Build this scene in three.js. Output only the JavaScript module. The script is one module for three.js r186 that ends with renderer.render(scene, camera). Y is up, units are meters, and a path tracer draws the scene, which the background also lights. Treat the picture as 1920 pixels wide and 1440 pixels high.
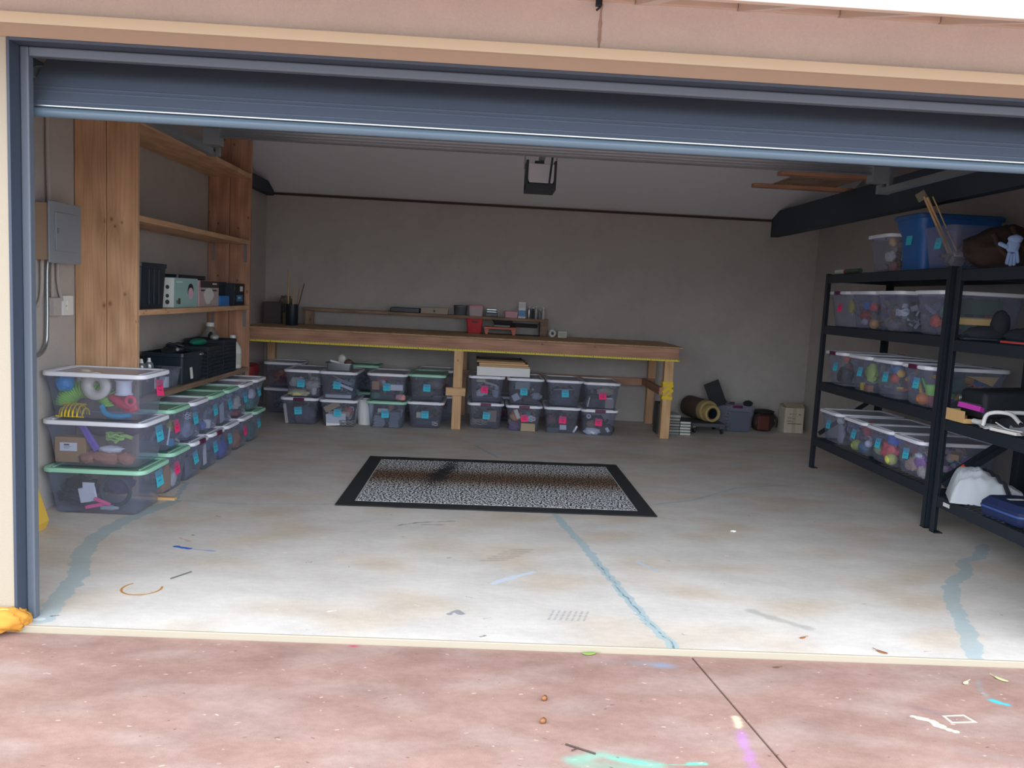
import * as THREE from 'three';
import { RoundedBoxGeometry } from 'three/addons/geometries/RoundedBoxGeometry.js';
import { mergeGeometries, mergeVertices, toCreasedNormals } from 'three/addons/utils/BufferGeometryUtils.js';
import { createNoise2D, createNoise3D } from 'simplex-noise';

// ---------- camera, sky, exposure ----------
const scene = new THREE.Scene();
const camera = new THREE.PerspectiveCamera(50.88, 4 / 3, 0.05, 200);
camera.position.set(0, 1.4, 0);
camera.rotation.order = 'YXZ';
camera.rotation.set(-0.10718, -0.03563, 0.05133);
const renderer = new THREE.WebGLRenderer({ antialias: true });
renderer.toneMapping = THREE.LinearToneMapping;
renderer.toneMappingExposure = 3.05;
renderer.shadowMap.enabled = true;
{ // an even overcast sky
  const W = 64, H = 32, d = new Float32Array(W * H * 4);
  for (let j = 0; j < H; j++) for (let i = 0; i < W; i++) {
    const el = ((j + 0.5) / H - 0.5) * Math.PI, k = (j * W + i) * 4;
    const L = el > 0 ? 1.42 : 0.4;
    d[k] = L * 0.94; d[k + 1] = L; d[k + 2] = L * 1.09; d[k + 3] = 1;
  }
  const sky = new THREE.DataTexture(d, W, H, THREE.RGBAFormat, THREE.FloatType);
  sky.mapping = THREE.EquirectangularReflectionMapping; sky.magFilter = THREE.LinearFilter; sky.needsUpdate = true;
  scene.background = sky; scene.environment = sky;
}

// ---------- helpers ----------
let seed = 7;
const rnd = () => { seed = (seed * 1664525 + 1013904223) >>> 0; return seed / 4294967296; };
const R = (a, b) => a + (b - a) * rnd();
const n2 = createNoise2D(rnd), n3 = createNoise3D(rnd);
const used = {};
const numbered = (n) => { used[n] = (used[n] || 0) + 1; return used[n] === 1 ? n : n + '_' + String(used[n] - 1).padStart(3, '0'); };
const shadow = (m) => { m.castShadow = m.receiveShadow = true; return m; };
function thing(name, label, category, pos = [0, 0, 0], turn = 0, group) {
  const o = new THREE.Group(); o.name = numbered(name); scene.add(o); o.position.set(...pos); o.rotation.y = turn;
  o.userData = { label, category }; if (group) o.userData.group = group; return o;
}
function part(parent, name, geo, mat, label) { const m = shadow(new THREE.Mesh(geo, mat)); m.name = name; parent.add(m); if (label) m.userData.label = label; return m; }
function solo(name, label, category, geo, mat, pos = [0, 0, 0], turn = 0, group, kind) {
  const m = shadow(new THREE.Mesh(geo, mat)); m.name = numbered(name); scene.add(m); m.position.set(...pos); m.rotation.y = turn;
  m.userData = { label, category }; if (group) m.userData.group = group; if (kind) m.userData.kind = kind; return m;
}
function struct(name, geo, mat) { const m = shadow(new THREE.Mesh(geo, mat)); m.name = numbered(name); scene.add(m); m.userData = { kind: 'structure' }; return m; }
const merge = (a) => mergeGeometries(a.map((g) => { const q = g.index ? g.toNonIndexed() : g; for (const k of Object.keys(q.attributes)) if (!['position', 'normal', 'uv', 'color'].includes(k)) q.deleteAttribute(k); return q; }));
function uvBox(g, ou = 0, ov = 0) { // box-projected uv in metres
  const p = g.attributes.position, n = g.attributes.normal, uv = new Float32Array(p.count * 2);
  for (let i = 0; i < p.count; i++) {
    const ax = Math.abs(n.getX(i)), ay = Math.abs(n.getY(i)), az = Math.abs(n.getZ(i));
    let u, v; if (ax >= ay && ax >= az) { u = p.getZ(i); v = p.getY(i); } else if (ay >= az) { u = p.getX(i); v = p.getZ(i); } else { u = p.getX(i); v = p.getY(i); }
    uv[2 * i] = u + ou; uv[2 * i + 1] = v + ov;
  }
  g.setAttribute('uv', new THREE.BufferAttribute(uv, 2)); return g;
}
// box from corner to corner with slightly rounded edges
function bx(x0, x1, y0, y1, z0, z1, r = 0.003) {
  const w = x1 - x0, h = y1 - y0, d = z1 - z0;
  const g = r > 0 ? new RoundedBoxGeometry(w, h, d, 2, Math.min(r, w / 2.01, h / 2.01, d / 2.01)) : new THREE.BoxGeometry(w, h, d);
  g.translate((x0 + x1) / 2, (y0 + y1) / 2, (z0 + z1) / 2); return uvBox(g);
}
// lumber: uv v runs along the longest side, so grain follows the board
function board(x0, x1, y0, y1, z0, z1, r = 0.004) {
  const g = bx(x0, x1, y0, y1, z0, z1, r), d = [x1 - x0, y1 - y0, z1 - z0], L = d.indexOf(Math.max(...d));
  const p = g.attributes.position, n = g.attributes.normal, uv = g.attributes.uv, ou = R(0, 3), ov = R(0, 3);
  for (let i = 0; i < p.count; i++) {
    const c = [p.getX(i), p.getY(i), p.getZ(i)], m = [Math.abs(n.getX(i)), Math.abs(n.getY(i)), Math.abs(n.getZ(i))];
    m[L] = 0; const f = m.indexOf(Math.max(...m)), o = [0, 1, 2].find((k) => k !== L && k !== f);
    uv.setXY(i, (c[o] + ou + f * 0.37) / 0.4, (c[L] + ov) / 1.9);
  }
  return g;
}
const cyl = (r0, r1, h, n = 24) => new THREE.CylinderGeometry(r1, r0, h, n).translate(0, h / 2, 0);
const lathe = (pts, n = 32) => new THREE.LatheGeometry(pts.map((p) => new THREE.Vector2(p[0], p[1])), n);
const tube = (pts, r, n = 40, m = 8) => new THREE.TubeGeometry(new THREE.CatmullRomCurve3(pts.map((p) => new THREE.Vector3(...p))), n, r, m);
const rod = (a, b, r, m = 8) => { const A = new THREE.Vector3(...a), B = new THREE.Vector3(...b), d = B.clone().sub(A), g = new THREE.CylinderGeometry(r, r, d.length(), m); g.applyQuaternion(new THREE.Quaternion().setFromUnitVectors(new THREE.Vector3(0, 1, 0), d.clone().normalize())); g.translate(...A.add(B).multiplyScalar(0.5).toArray()); return g; };
// rounded-rectangle loft: rings of {hx, hz, r, y}
function loft(rings, capA, capB, seg = 5) {
  const pos = [], idx = [], N = 4 * (seg + 1);
  for (const q of rings) for (let c = 0; c < 4; c++) for (let s = 0; s <= seg; s++) {
    const a = (c + s / seg) * Math.PI / 2, sx = [1, -1, -1, 1][c], sz = [1, 1, -1, -1][c], r = Math.min(q.r, q.hx, q.hz);
    pos.push(sx * (q.hx - r) + r * Math.cos(a), q.y, sz * (q.hz - r) + r * Math.sin(a));
  }
  for (let k = 0; k + 1 < rings.length; k++) for (let i = 0; i < N; i++) { const a = k * N + i, b = k * N + (i + 1) % N; idx.push(a, a + N, b, b, a + N, b + N); }
  const cap = (k, flip) => { const c = pos.length / 3, base = c; for (let i = 0; i < N; i++) pos.push(pos[(k * N + i) * 3], pos[(k * N + i) * 3 + 1], pos[(k * N + i) * 3 + 2]); pos.push(0, rings[k].y, 0); for (let i = 0; i < N; i++) flip ? idx.push(base + i, base + (i + 1) % N, c + N) : idx.push(base + (i + 1) % N, base + i, c + N); };
  if (capA) cap(0, true); if (capB) cap(rings.length - 1, false);
  const g = new THREE.BufferGeometry(); g.setAttribute('position', new THREE.Float32BufferAttribute(pos, 3)); g.setIndex(idx);
  const f = g.toNonIndexed(); f.computeVertexNormals();
  return uvBox(creased(f));
}
function creased(g) { return toCreasedNormals(g, 0.6); }
// lumpy blob: a sphere pushed by noise, flattened
function blob(rx, ry, rz, amp = 0.25, freq = 2, det = 4, s = 0) {
  const g = mergeVertices(new THREE.IcosahedronGeometry(1, det).deleteAttribute('uv').deleteAttribute('normal')), p = g.attributes.position;
  for (let i = 0; i < p.count; i++) {
    let x = p.getX(i), y = p.getY(i), z = p.getZ(i);
    const k = 1 + amp * (n3(x * freq + s, y * freq, z * freq) + 0.4 * n3(x * freq * 2.7, y * freq * 2.7 + s, z * freq * 2.7));
    p.setXYZ(i, x * rx * k, Math.max(-0.82 * ry, y * ry * k), z * rz * k);
  }
  g.translate(0, 0.82 * ry, 0); g.computeVertexNormals(); const f = g; uvBox(f); return f;
}
function extr(pts, d, bevel = 0.003) { const g = new THREE.ExtrudeGeometry(new THREE.Shape(pts.map((p) => new THREE.Vector2(...p))), { depth: d, bevelEnabled: bevel > 0, bevelSize: bevel, bevelThickness: bevel, bevelSegments: 2, curveSegments: 6 }); return uvBox(g); }

// ---------- textures ----------
const cv = (w, h) => { const c = document.createElement('canvas'); c.width = w; c.height = h; return [c, c.getContext('2d')]; };
function tex(c, wrap = true, color = true) { const t = new THREE.CanvasTexture(c); if (color) t.colorSpace = THREE.SRGBColorSpace; if (wrap) t.wrapS = t.wrapT = THREE.RepeatWrapping; t.magFilter = THREE.LinearFilter; return t; }
function fillNoise(c, g, base, fn) { const im = g.createImageData(c.width, c.height), d = im.data; for (let y = 0, k = 0; y < c.height; y++) for (let x = 0; x < c.width; x++, k += 4) { const v = fn(x, y); d[k] = base[0] + v[0]; d[k + 1] = base[1] + v[1]; d[k + 2] = base[2] + v[2]; d[k + 3] = 255; } g.putImageData(im, 0, 0); }
function woodTex(base, amp, knots, s) {
  const [c, g] = cv(256, 1024), K = []; for (let i = 0; i < knots; i++) K.push([R(15, 240), R(30, 990), R(3.5, 8)]);
  let rowK = [], last = -1;
  fillNoise(c, g, base, (x, y) => {
    if (y !== last) { last = y; rowK = K.filter((k) => Math.abs(y - k[1]) < k[2] * 7); }
    let dx = 0, dk = 0; for (const [kx, ky, kr] of rowK) { const ex = (x - kx) / kr, ey = (y - ky) / (kr * 2.2); if (Math.abs(ex) > 6) continue; dx += Math.sign(ex) * 13 * Math.exp(-(ex * ex + ey * ey) / 6) * Math.min(1, Math.abs(ex)); dk += Math.exp(-(ex * ex + ((y - ky) / (kr * 1.15)) ** 2) * 1.4); }
    const t = (x + dx + 8 * n2(s + x / 150, y / 350)) / 256;
    const ring = Math.sin(t * 95 + 3.5 * n2(s + t * 5, y / 750)) * 0.5 + 0.5, fine = n2(s + x / 1.5, y / 80), slow = n2(s + 9 + x / 75, y / 250);
    const v = -amp * (0.5 * ring * ring + 0.3 * fine + 0.9 * slow) - 62 * Math.min(1, dk);
    return [v, v * 0.95, v * 0.85];
  });
  const t = tex(c); t.wrapS = t.wrapT = THREE.MirroredRepeatWrapping; return t;
}
const wallNoise = (() => { const [c, g] = cv(512, 512); fillNoise(c, g, [128, 128, 128], (x, y) => { const a = 2 * Math.PI / 512, v = 26 * n3(4 * Math.cos(x * a), 4 * Math.sin(x * a), y * 0.02) * Math.sin(y * Math.PI / 512) + R(-28, 28) + 24 * n2(x / 5, y / 5); return [v, v, v]; }); return tex(c, true, false); })();
const mottle = (base, amp, rep) => { const [c, g] = cv(512, 512); fillNoise(c, g, base, (x, y) => { const v = amp * (n2(x / 160, y / 160) * 0.8 + 0.5 * n2(x / 40 + 9, y / 40) + 0.3 * n2(x / 9, y / 9)) * Math.min(1, Math.min(x, y, 511 - x, 511 - y) / 40 + 0.05) + R(-3, 3); return [v, v * 0.97, v * 0.92]; }); const t = tex(c); t.repeat.set(rep, rep); return t; };

// ---------- materials ----------
const std = (color, rough = 0.6, o = {}) => new THREE.MeshStandardMaterial({ color, roughness: rough, ...o });
const clear = (color, t = 0.8, rough = 0.18, o = {}) => new THREE.MeshPhysicalMaterial({ color, transmission: t, roughness: rough, thickness: 0, ior: 1.25, side: THREE.DoubleSide, ...o });
const M = {
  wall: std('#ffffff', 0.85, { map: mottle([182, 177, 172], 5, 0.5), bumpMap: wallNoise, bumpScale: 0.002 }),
  stucco: std('#ffffff', 0.9, { map: mottle([226, 220, 216], 4, 0.5), bumpMap: wallNoise, bumpScale: 0.003 }),
  cream: std('#e2d6ba', 0.7), coveShadeTint: std('#a89480', 0.8), jambWall: std('#a39b8a', 0.8, { bumpMap: wallNoise, bumpScale: 0.002 }),  // cove colour: the cream paint darkened, its underside shade put into the colour
  soffit: std('#d6c6b8', 0.8), ceiling: std('#eef1f8', 0.85, { bumpMap: wallNoise, bumpScale: 0.001 }),
  ledger: std('#4a3a30', 0.7), beam: std('#34404c', 0.65), roofing: std('#5a5350', 0.9),
  darkFrame: std('#3b4656', 0.5), greyFrame: std('#5a6470', 0.45), door: std('#5c6879', 0.4), doorEdge: std('#596068', 0.4),
  rubber: std('#5c7384', 0.35), galv: std('#9aa3a8', 0.4, { metalness: 0.75 }), steel: std('#a9b2b6', 0.3, { metalness: 0.85 }),
  fir: std('#ffffff', 0.6, { map: woodTex([208, 166, 128], 20, 9, 3) }), firRed: std('#ffffff', 0.6, { map: woodTex([178, 134, 108], 20, 9, 17) }),
  pine: std('#ffffff', 0.6, { map: woodTex([208, 168, 122], 18, 3, 29) }), oldBoard: std('#ffffff', 0.7, { map: woodTex([150, 124, 104], 20, 4, 41) }),
  osb: std('#ffffff', 0.7, { map: mottle([176, 146, 108], 22, 2.5) }),
  black: std('#1f2a34', 0.5), blackMetal: std('#212a34', 0.42), blackCloth: std('#20262e', 0.9), darkTote: std('#1b2833', 0.4),
  white: std('#e6e8e8', 0.5), paper: std('#e9e8e2', 0.8), ivory: std('#e6dfc8', 0.6), card: std('#b58d5f', 0.85), tan: std('#c7a77c', 0.8),
  cyan: std('#3fc0d8', 0.7), pink: std('#ff2f7c', 0.7), navy: std('#223460', 0.7), blue: std('#2a62b8', 0.45), red: std('#c8242e', 0.5), magenta: std('#c03fae', 0.5),
  teal: std('#1e8f74', 0.4), lime: std('#8fd03c', 0.5), yellow: std('#e6c62c', 0.6), orange: std('#e0802c', 0.6), purple: std('#7a5fc0', 0.6), brown: std('#5a3d30', 0.8),
  plum: std('#5e1846', 0.4), mint: std('#9fe0c4', 0.45),
  clearBody: clear('#dfe4f4', 0.88, 0.11), clearPanel: clear('#dfe3ee', 0.62, 0.3), whitePanel: clear('#e6eaf4', 0.6, 0.4), greenPanel: clear('#b4e4cc', 0.6, 0.4),
  lidWhite: std('#eef1fb', 0.4), lidGreen: std('#a6dfc3', 0.4), frosted: clear('#dde3e6', 0.55, 0.5),
};
const vcol = new THREE.MeshStandardMaterial({ vertexColors: true, roughness: 0.65 });
function paint(g, hex) { const c = new THREE.Color(hex), n = g.attributes.position.count, a = new Float32Array(n * 3); for (let i = 0; i < n; i++) { a[3 * i] = c.r; a[3 * i + 1] = c.g; a[3 * i + 2] = c.b; } g.setAttribute('color', new THREE.BufferAttribute(a, 3)); return g; }

// ---------- the setting ----------
const XL = -2.575, XR = 3.85, ZB = -9.5, ZF = -3.157, OL = -1.82, OR = 2.64, OT = 2.26;
// garage floor: grey-tan concrete with patched blue cracks, paint spills and scuffs
const FX0 = -2.75, FX1 = 3.95, FZ0 = -9.6, FZ1 = -3.15;
{
  const S = 2048, [c, g] = cv(S, S), X = (x) => (x - FX0) / (FX1 - FX0) * S, Y = (z) => (z - FZ0) / (FZ1 - FZ0) * S;
  fillNoise(c, g, [208, 205, 198], (x, y) => {
    const a = n2(x / 420, y / 300), b = n2(x / 130 + 5, y / 70), d = n2(x / 30, y / 14 + 8), e = n2(x / 6, y / 4), s = a * 5 + b * 6 + d * 4 + e * 2 + R(-4, 4), w = Math.max(0, n2(x / 260 + 40, y / 170 + 3));
    return [s - 6 * w + 3, s - 14 * w, s - 24 * w];
  });
  const line = (pts, w, col, blur = 0, jit = 0.35) => { // a painted or worn streak of varying width, one fill
    g.fillStyle = col; g.filter = blur ? `blur(${blur}px)` : 'none'; g.beginPath();
    for (let i = 0; i + 1 < pts.length; i++) { const [ax, az] = pts[i], [bx_, bz] = pts[i + 1], n = Math.ceil(Math.hypot(bx_ - ax, bz - az) / 0.01);
      for (let k = 0; k <= n; k++) { const t = k / n, x = X(ax + (bx_ - ax) * t) + (jit ? 3 : 0) * n2(X(ax + (bx_ - ax) * t) / 20, Y(az + (bz - az) * t) / 20 + 7), y = Y(az + (bz - az) * t), r = Math.max(0.5, w / (FX1 - FX0) * S / 2 * (1 + jit * n2(x / 14, y / 14) + jit * n2(x / 50, y / 50))); g.moveTo(x + r, y); g.ellipse(x, y, r, r * 0.8, 0, 0, 6.2832); } }
    g.fill(); g.filter = 'none';
  };
  const CR = 'rgba(146,176,184,0.5)', CB = 'rgba(148,182,192,0.6)';
  line([[-1.74, -3.2], [-1.80, -3.45], [-1.86, -3.75], [-1.97, -3.98], [-2.0, -4.1], [-2.05, -4.3], [-2.05, -4.55], [-2.0, -4.8], [-1.93, -5.09]], 0.085, CR, 0, 0.22);
  line([[-1.93, -5.05], [-2.03, -5.58]], 0.04, CR); line([[-1.93, -5.11], [-1.51, -5.09], [-0.89, -5.19]], 0.028, 'rgba(146,176,190,0.28)');
  line([[0.51, -5.15], [0.55, -4.91], [0.63, -4.44], [0.66, -4.21], [0.71, -3.89], [0.76, -3.52], [0.81, -3.29], [0.84, -3.16]], 0.05, CB, 0, 0.2);
  line([[0.66, -4.21], [0.705, -3.89], [0.76, -3.52], [0.815, -3.29], [0.845, -3.15]], 0.007, '#4d6670', 0, 0.6);
  line([[1.26, -5.54], [1.56, -5.7], [2.02, -6.16], [2.62, -6.4]], 0.035, 'rgba(140,175,195,0.3)'); line([[-0.05, -7.48], [0.05, -7.2], [0.16, -6.95]], 0.03, 'rgba(120,150,160,0.3)');
  line([[3.2, -4.86], [3.0, -4.59], [2.85, -4.5], [2.74, -4.28], [2.57, -4.13], [2.4, -3.85], [2.3, -3.6], [2.2, -3.36], [2.1, -3.17]], 0.075, CR, 0, 0.22);
  line([[-1.58, -4.2], [-1.54, -4.185], [-1.5, -4.175]], 0.03, '#2f66c4'); line([[-1.5, -4.175], [-1.36, -4.15]], 0.016, 'rgba(90,130,200,0.55)', 1);
  g.strokeStyle = '#b9803f'; g.lineWidth = 3; g.beginPath(); g.ellipse(X(-1.505), Y(-3.595), 26, 26, 0, -0.4, 3.9); g.stroke(); line([[-1.47, -3.5], [-1.44, -3.56], [-1.5, -3.52]], 0.01, 'rgba(200,160,110,0.5)');
  line([[0.1, -3.83], [0.13, -3.87], [0.2, -3.93], [0.3, -4.02]], 0.035, 'rgba(205,216,228,0.9)', 0, 0.2); line([[0.88, -4.25], [0.92, -4.18], [0.97, -4.12]], 0.025, 'rgba(190,205,222,0.8)');
  line([[-0.47, -4.76], [-0.35, -4.84], [-0.14, -4.9]], 0.016, 'rgba(90,90,92,0.6)', 1); line([[-0.32, -4.8], [-0.2, -4.81]], 0.03, 'rgba(90,95,100,0.25)', 1);
  for (let i = 0; i < 6; i++) for (let j = 0; j < 2; j++) line([[0.04 + i * 0.03 + j * 0.075, -4.17 - i * 0.04 - j * 0.012], [0.1 + i * 0.03 + j * 0.075, -4.18 - i * 0.04 - j * 0.012]], 0.018, 'rgba(126,112,100,0.34)', 1, 0.15);
  for (let i = 0; i < 7; i++) for (let j = 0; j < 3; j++) line([[0.335 + i * 0.026 + j * 0.012, -3.41 - j * 0.04], [0.343 + i * 0.026 + j * 0.012, -3.435 - j * 0.04]], 0.012, 'rgba(130,138,148,0.42)', 0, 0);
  line([[-0.1, -3.43], [-0.07, -3.47], [-0.05, -3.44]], 0.03, 'rgba(105,112,124,0.55)'); line([[-1.62, -4.35], [-1.55, -4.3]], 0.02, 'rgba(180,120,90,0.4)', 1);
  line([[-1.75, -3.22], [-1.86, -3.2]], 0.03, 'rgba(225,225,222,0.8)'); line([[0.95, -4.3], [1.5, -4.0], [2.0, -3.7]], 0.05, 'rgba(190,190,184,0.25)', 2);
  line([[1.3, -3.6], [1.4, -3.5], [1.5, -3.42]], 0.05, 'rgba(120,124,120,0.3)', 2); line([[-0.9, -5.9], [-0.95, -5.7]], 0.05, 'rgba(190,205,215,0.3)', 1);
  for (let i = 0; i < 130; i++) { const x = R(FX0, FX1), z = -3.2 - 6 * Math.pow(rnd(), 1.6), w = rnd(); line([[x, z], [x + R(-0.03, 0.03), z + R(-0.015, 0.015)]], R(0.004, 0.012), w < 0.5 ? 'rgba(240,240,236,0.75)' : w < 0.8 ? 'rgba(70,66,62,0.6)' : 'rgba(150,96,64,0.5)'); }
  const m = std('#ffffff', 0.55, { map: tex(c, false), bumpMap: wallNoise, bumpScale: 0.0004 });
  const geo = new THREE.BoxGeometry(XR - XL + 0.2, 0.15, FZ1 - 0.01 - (ZB - 0.1)); geo.translate((XL + XR) / 2, -0.075, (FZ1 - 0.01 + ZB - 0.1) / 2);
  const p = geo.attributes.position, uv = geo.attributes.uv; for (let i = 0; i < p.count; i++) uv.setXY(i, (p.getX(i) - FX0) / (FX1 - FX0), 1 - (p.getZ(i) - FZ0) / (FZ1 - FZ0));
  struct('floor', geo, m);
}
struct('trim_1', bx(OL - 0.1, OR + 0.1, -0.14, 0.0008, -3.161, -3.148, 0.004), std('#a9a08e', 0.6)); // painted slab edge
// red driveway slabs with a tooled joint
{
  const DX0 = -2.6, DX1 = 2.8, DZ0 = -3.148, DZ1 = -1.7, W = 2048, H = 640, [c, g] = cv(W, H), X = (x) => (x - DX0) / (DX1 - DX0) * W, Y = (z) => (z - DZ0) / (DZ1 - DZ0) * H;
  const base = [152, 122, 112], fn = (x, y) => { const s = 7 * n2(x / 300, y / 200) + 6 * n2(x / 90, y / 50 + 4) + 4 * n2(x / 22, y / 14) + R(-5, 5), w = Math.max(0, n2(x / 200 + 60, y / 120)); return [s + 6 * w, s + 14 * w, s + 16 * w]; };
  fillNoise(c, g, base, fn);
  const spot = (pts, w, col, blur = 0, jit = 0.5) => { g.fillStyle = col; g.filter = blur ? `blur(${blur * 2}px)` : 'none'; g.beginPath(); for (let i = 0; i + 1 < pts.length; i++) for (let k = 0; k <= 24; k++) { const t = k / 24, y = Y(pts[i][1] + (pts[i + 1][1] - pts[i][1]) * t), x = X(pts[i][0] + (pts[i + 1][0] - pts[i][0]) * t) + 4 * n2(y / 9, t * 3), r = Math.max(0.5, w * 190 * (1 + jit * n2(x / 12, y / 12))); g.moveTo(x + r, y); g.ellipse(x, y, r, r * 0.7, 0, 0, 6.2832); } g.fill(); g.filter = 'none'; };
  spot([[0.66, -3.07], [0.79, -3.05]], 0.045, 'rgba(120,170,225,0.3)', 4); spot([[0.74, -3.055], [0.8, -3.05]], 0.03, 'rgba(110,170,235,0.5)', 3); spot([[0.5, -3.08], [0.6, -3.07]], 0.04, 'rgba(160,165,190,0.3)', 4);
  spot([[0.33, -2.37], [0.43, -2.41], [0.5, -2.38], [0.59, -2.36]], 0.05, 'rgba(110,205,180,0.5)', 2); spot([[0.36, -2.35], [0.62, -2.33], [0.64, -2.25]], 0.06, 'rgba(110,205,180,0.35)', 3); spot([[0.45, -2.39], [0.56, -2.365]], 0.016, 'rgba(80,215,185,0.6)', 1); spot([[0.56, -2.36], [0.7, -2.365]], 0.008, 'rgba(80,215,185,0.5)'); spot([[0.7, -2.37], [0.75, -2.375]], 0.017, '#58dcbc', 1, 0.2);
  spot([[0.945, -2.67], [0.93, -2.6]], 0.018, 'rgba(245,238,190,0.75)', 1); spot([[0.925, -2.58], [0.915, -2.45], [0.895, -2.32], [0.88, -2.2]], 0.02, 'rgba(190,120,235,0.6)', 2);
  spot([[1.98, -2.86], [2.02, -2.825]], 0.02, '#2fc6ee', 1, 0.2); spot([[2.03, -3.02], [1.99, -2.94], [1.98, -2.88]], 0.01, 'rgba(120,190,210,0.35)', 1);
  spot([[1.6, -2.715], [1.65, -2.69], [1.66, -2.655], [1.7, -2.615]], 0.022, '#ead9b8', 0, 0.8); g.strokeStyle = '#eadfc4'; g.lineWidth = 4; g.beginPath(); g.moveTo(X(1.72), Y(-2.725)); g.lineTo(X(1.8), Y(-2.735)); g.lineTo(X(1.815), Y(-2.69)); g.lineTo(X(1.725), Y(-2.68)); g.closePath(); g.stroke();
  spot([[-0.48, -3.13], [-0.46, -3.13]], 0.018, '#b03050', 1); spot([[1.15, -2.66], [1.2, -2.62]], 0.05, 'rgba(100,80,84,0.3)', 6); spot([[1.66, -2.78], [1.75, -2.7]], 0.035, 'rgba(110,95,105,0.35)', 3); spot([[1.65, -2.5], [1.85, -2.42]], 0.05, 'rgba(150,140,140,0.4)', 4); spot([[0.0, -2.75], [0.3, -2.6]], 0.06, 'rgba(120,70,62,0.12)', 8);
  for (let i = 0; i < 420; i++) { const x = R(-2, 2.3), z = R(-3.1, -2), a = rnd() < 0.7 ? 'rgba(240,214,196,' : 'rgba(96,60,52,'; g.strokeStyle = a + R(0.3, 0.8) + ')'; g.lineWidth = R(1, 2.2); g.beginPath(); g.moveTo(X(x), Y(z)); g.lineTo(X(x) + R(-6, 6), Y(z) + R(-3, 3)); g.stroke(); }
  const near = std('#ffffff', 0.7, { map: tex(c, false), bumpMap: wallNoise, bumpScale: 0.0006 }), far = std('#ffffff', 0.75, { map: mottle([152, 122, 112], 8, 0.4) });
  const slab = (pts, mat, z0) => { const g2 = new THREE.ExtrudeGeometry(new THREE.Shape(pts.map(([x, z]) => new THREE.Vector2(x, -z))), { depth: 0.09, bevelEnabled: true, bevelSize: 0.004, bevelThickness: 0.004, bevelSegments: 2 }); g2.rotateX(-Math.PI / 2); g2.translate(0, -0.12, 0); const p = g2.attributes.position, uv = g2.attributes.uv; for (let i = 0; i < p.count; i++) mat === near ? uv.setXY(i, (p.getX(i) - DX0) / (DX1 - DX0), 1 - (p.getZ(i) - DZ0) / (DZ1 - DZ0)) : uv.setXY(i, p.getX(i), p.getZ(i)); return struct('driveway', g2, mat); };
  const J = (z) => 0.903 + (z + 3.157) * 0.136, e = 0.008;
  slab([[-2.5, -3.143], [J(-3.143) - e, -3.143], [J(-1.75) - e, -1.75], [-2.5, -1.75]], near); slab([[J(-3.143) + e, -3.143], [2.72, -3.143], [2.72, -1.75], [J(-1.75) + e, -1.75]], near);
  slab([[-7, -3.143], [-2.516, -3.143], [-2.516, -1.75], [-7, -1.75]], far); slab([[2.736, -3.143], [8, -3.143], [8, -1.75], [2.736, -1.75]], far);
  for (const [z0, z1] of [[-1.734, 1.5], [1.516, 5], [5.016, 9]]) { slab([[-7, z0], [J(z0) - e, z0], [J(z1) - e, z1], [-7, z1]], far); slab([[J(z0) + e, z0], [8, z0], [8, z1], [J(z1) + e, z1]], far); }
  struct('ground', new THREE.BoxGeometry(60, 0.1, 50).translate(0, -0.171, 5), std('#7d7a68', 0.95));
}
struct('wall_left', bx(XL - 0.15, XL, -0.15, 2.5, ZB - 0.15, ZF - 0.002, 0), M.wall);
struct('wall_right', bx(XR, XR + 0.15, -0.15, 2.5, ZB - 0.15, ZF - 0.002, 0), M.wall);
struct('wall_back', bx(XL, XR, -0.15, 2.46, ZB - 0.15, ZB, 0), M.wall);
const RZ = -6.35; // ridge
for (const [n, x] of [['wall_left_gable', XL - 0.15], ['wall_right_gable', XR]]) { const g = extr([[ZB - 0.15, 2.5], [ZF - 0.002, 2.5], [RZ, 3.62]], 0.15, 0); g.rotateY(-Math.PI / 2); g.translate(x + 0.15, 0, 0); struct(n, g, M.wall); }
{ // front wall round the opening: cream surround below, stucco above
  struct('wall_front_left', bx(-7, OL, -0.03, OT, ZF - 0.14, ZF, 0), M.jambWall); struct('wall_front_right', bx(OR, 8, -0.03, OT, ZF - 0.14, ZF, 0), M.jambWall);
  struct('wall_front_head', bx(-7, 8, OT, 2.335, ZF - 0.14, ZF, 0), M.stucco);
  struct('wall_front_upper', bx(-7, 8, 2.335, 2.64, ZF - 0.14, ZF, 0), M.stucco);
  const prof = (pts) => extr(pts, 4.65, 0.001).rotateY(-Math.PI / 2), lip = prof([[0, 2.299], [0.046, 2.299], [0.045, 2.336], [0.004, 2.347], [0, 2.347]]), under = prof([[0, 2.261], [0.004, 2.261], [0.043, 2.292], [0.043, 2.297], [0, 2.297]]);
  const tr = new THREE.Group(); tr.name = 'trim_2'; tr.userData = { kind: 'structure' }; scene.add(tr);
  for (const x of [-2.34, 2.315, 6.97]) { part(tr, 'trim_board', lip.clone().translate(x, 0, ZF), M.cream); part(tr, 'shade_tinted_cove', under.clone().translate(x, 0, ZF), M.coveShadeTint); }  // underside band coloured darker than the cream trim to paint in its shade
}
{ // ceiling: two white slopes up to a ridge, with a brown ledger along the back wall
  const slope = (za, zb) => { const y = (z) => 2.455 + Math.min(z - ZB, ZF - 0.043 - z) / 3.02; return extr([[za, y(za)], [zb, y(zb)], [zb, y(zb) + 0.05], [za, y(za) + 0.05]], XR - XL, 0).rotateY(-Math.PI / 2).translate(XR, 0, 0); };
  struct('ceiling', merge([slope(ZB, RZ), slope(RZ, ZF - 0.12)]), M.ceiling);
  struct('trim_3', bx(XL, XR, 2.425, 2.45, ZB + 0.001, ZB + 0.02, 0.002), M.ledger);
}
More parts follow.
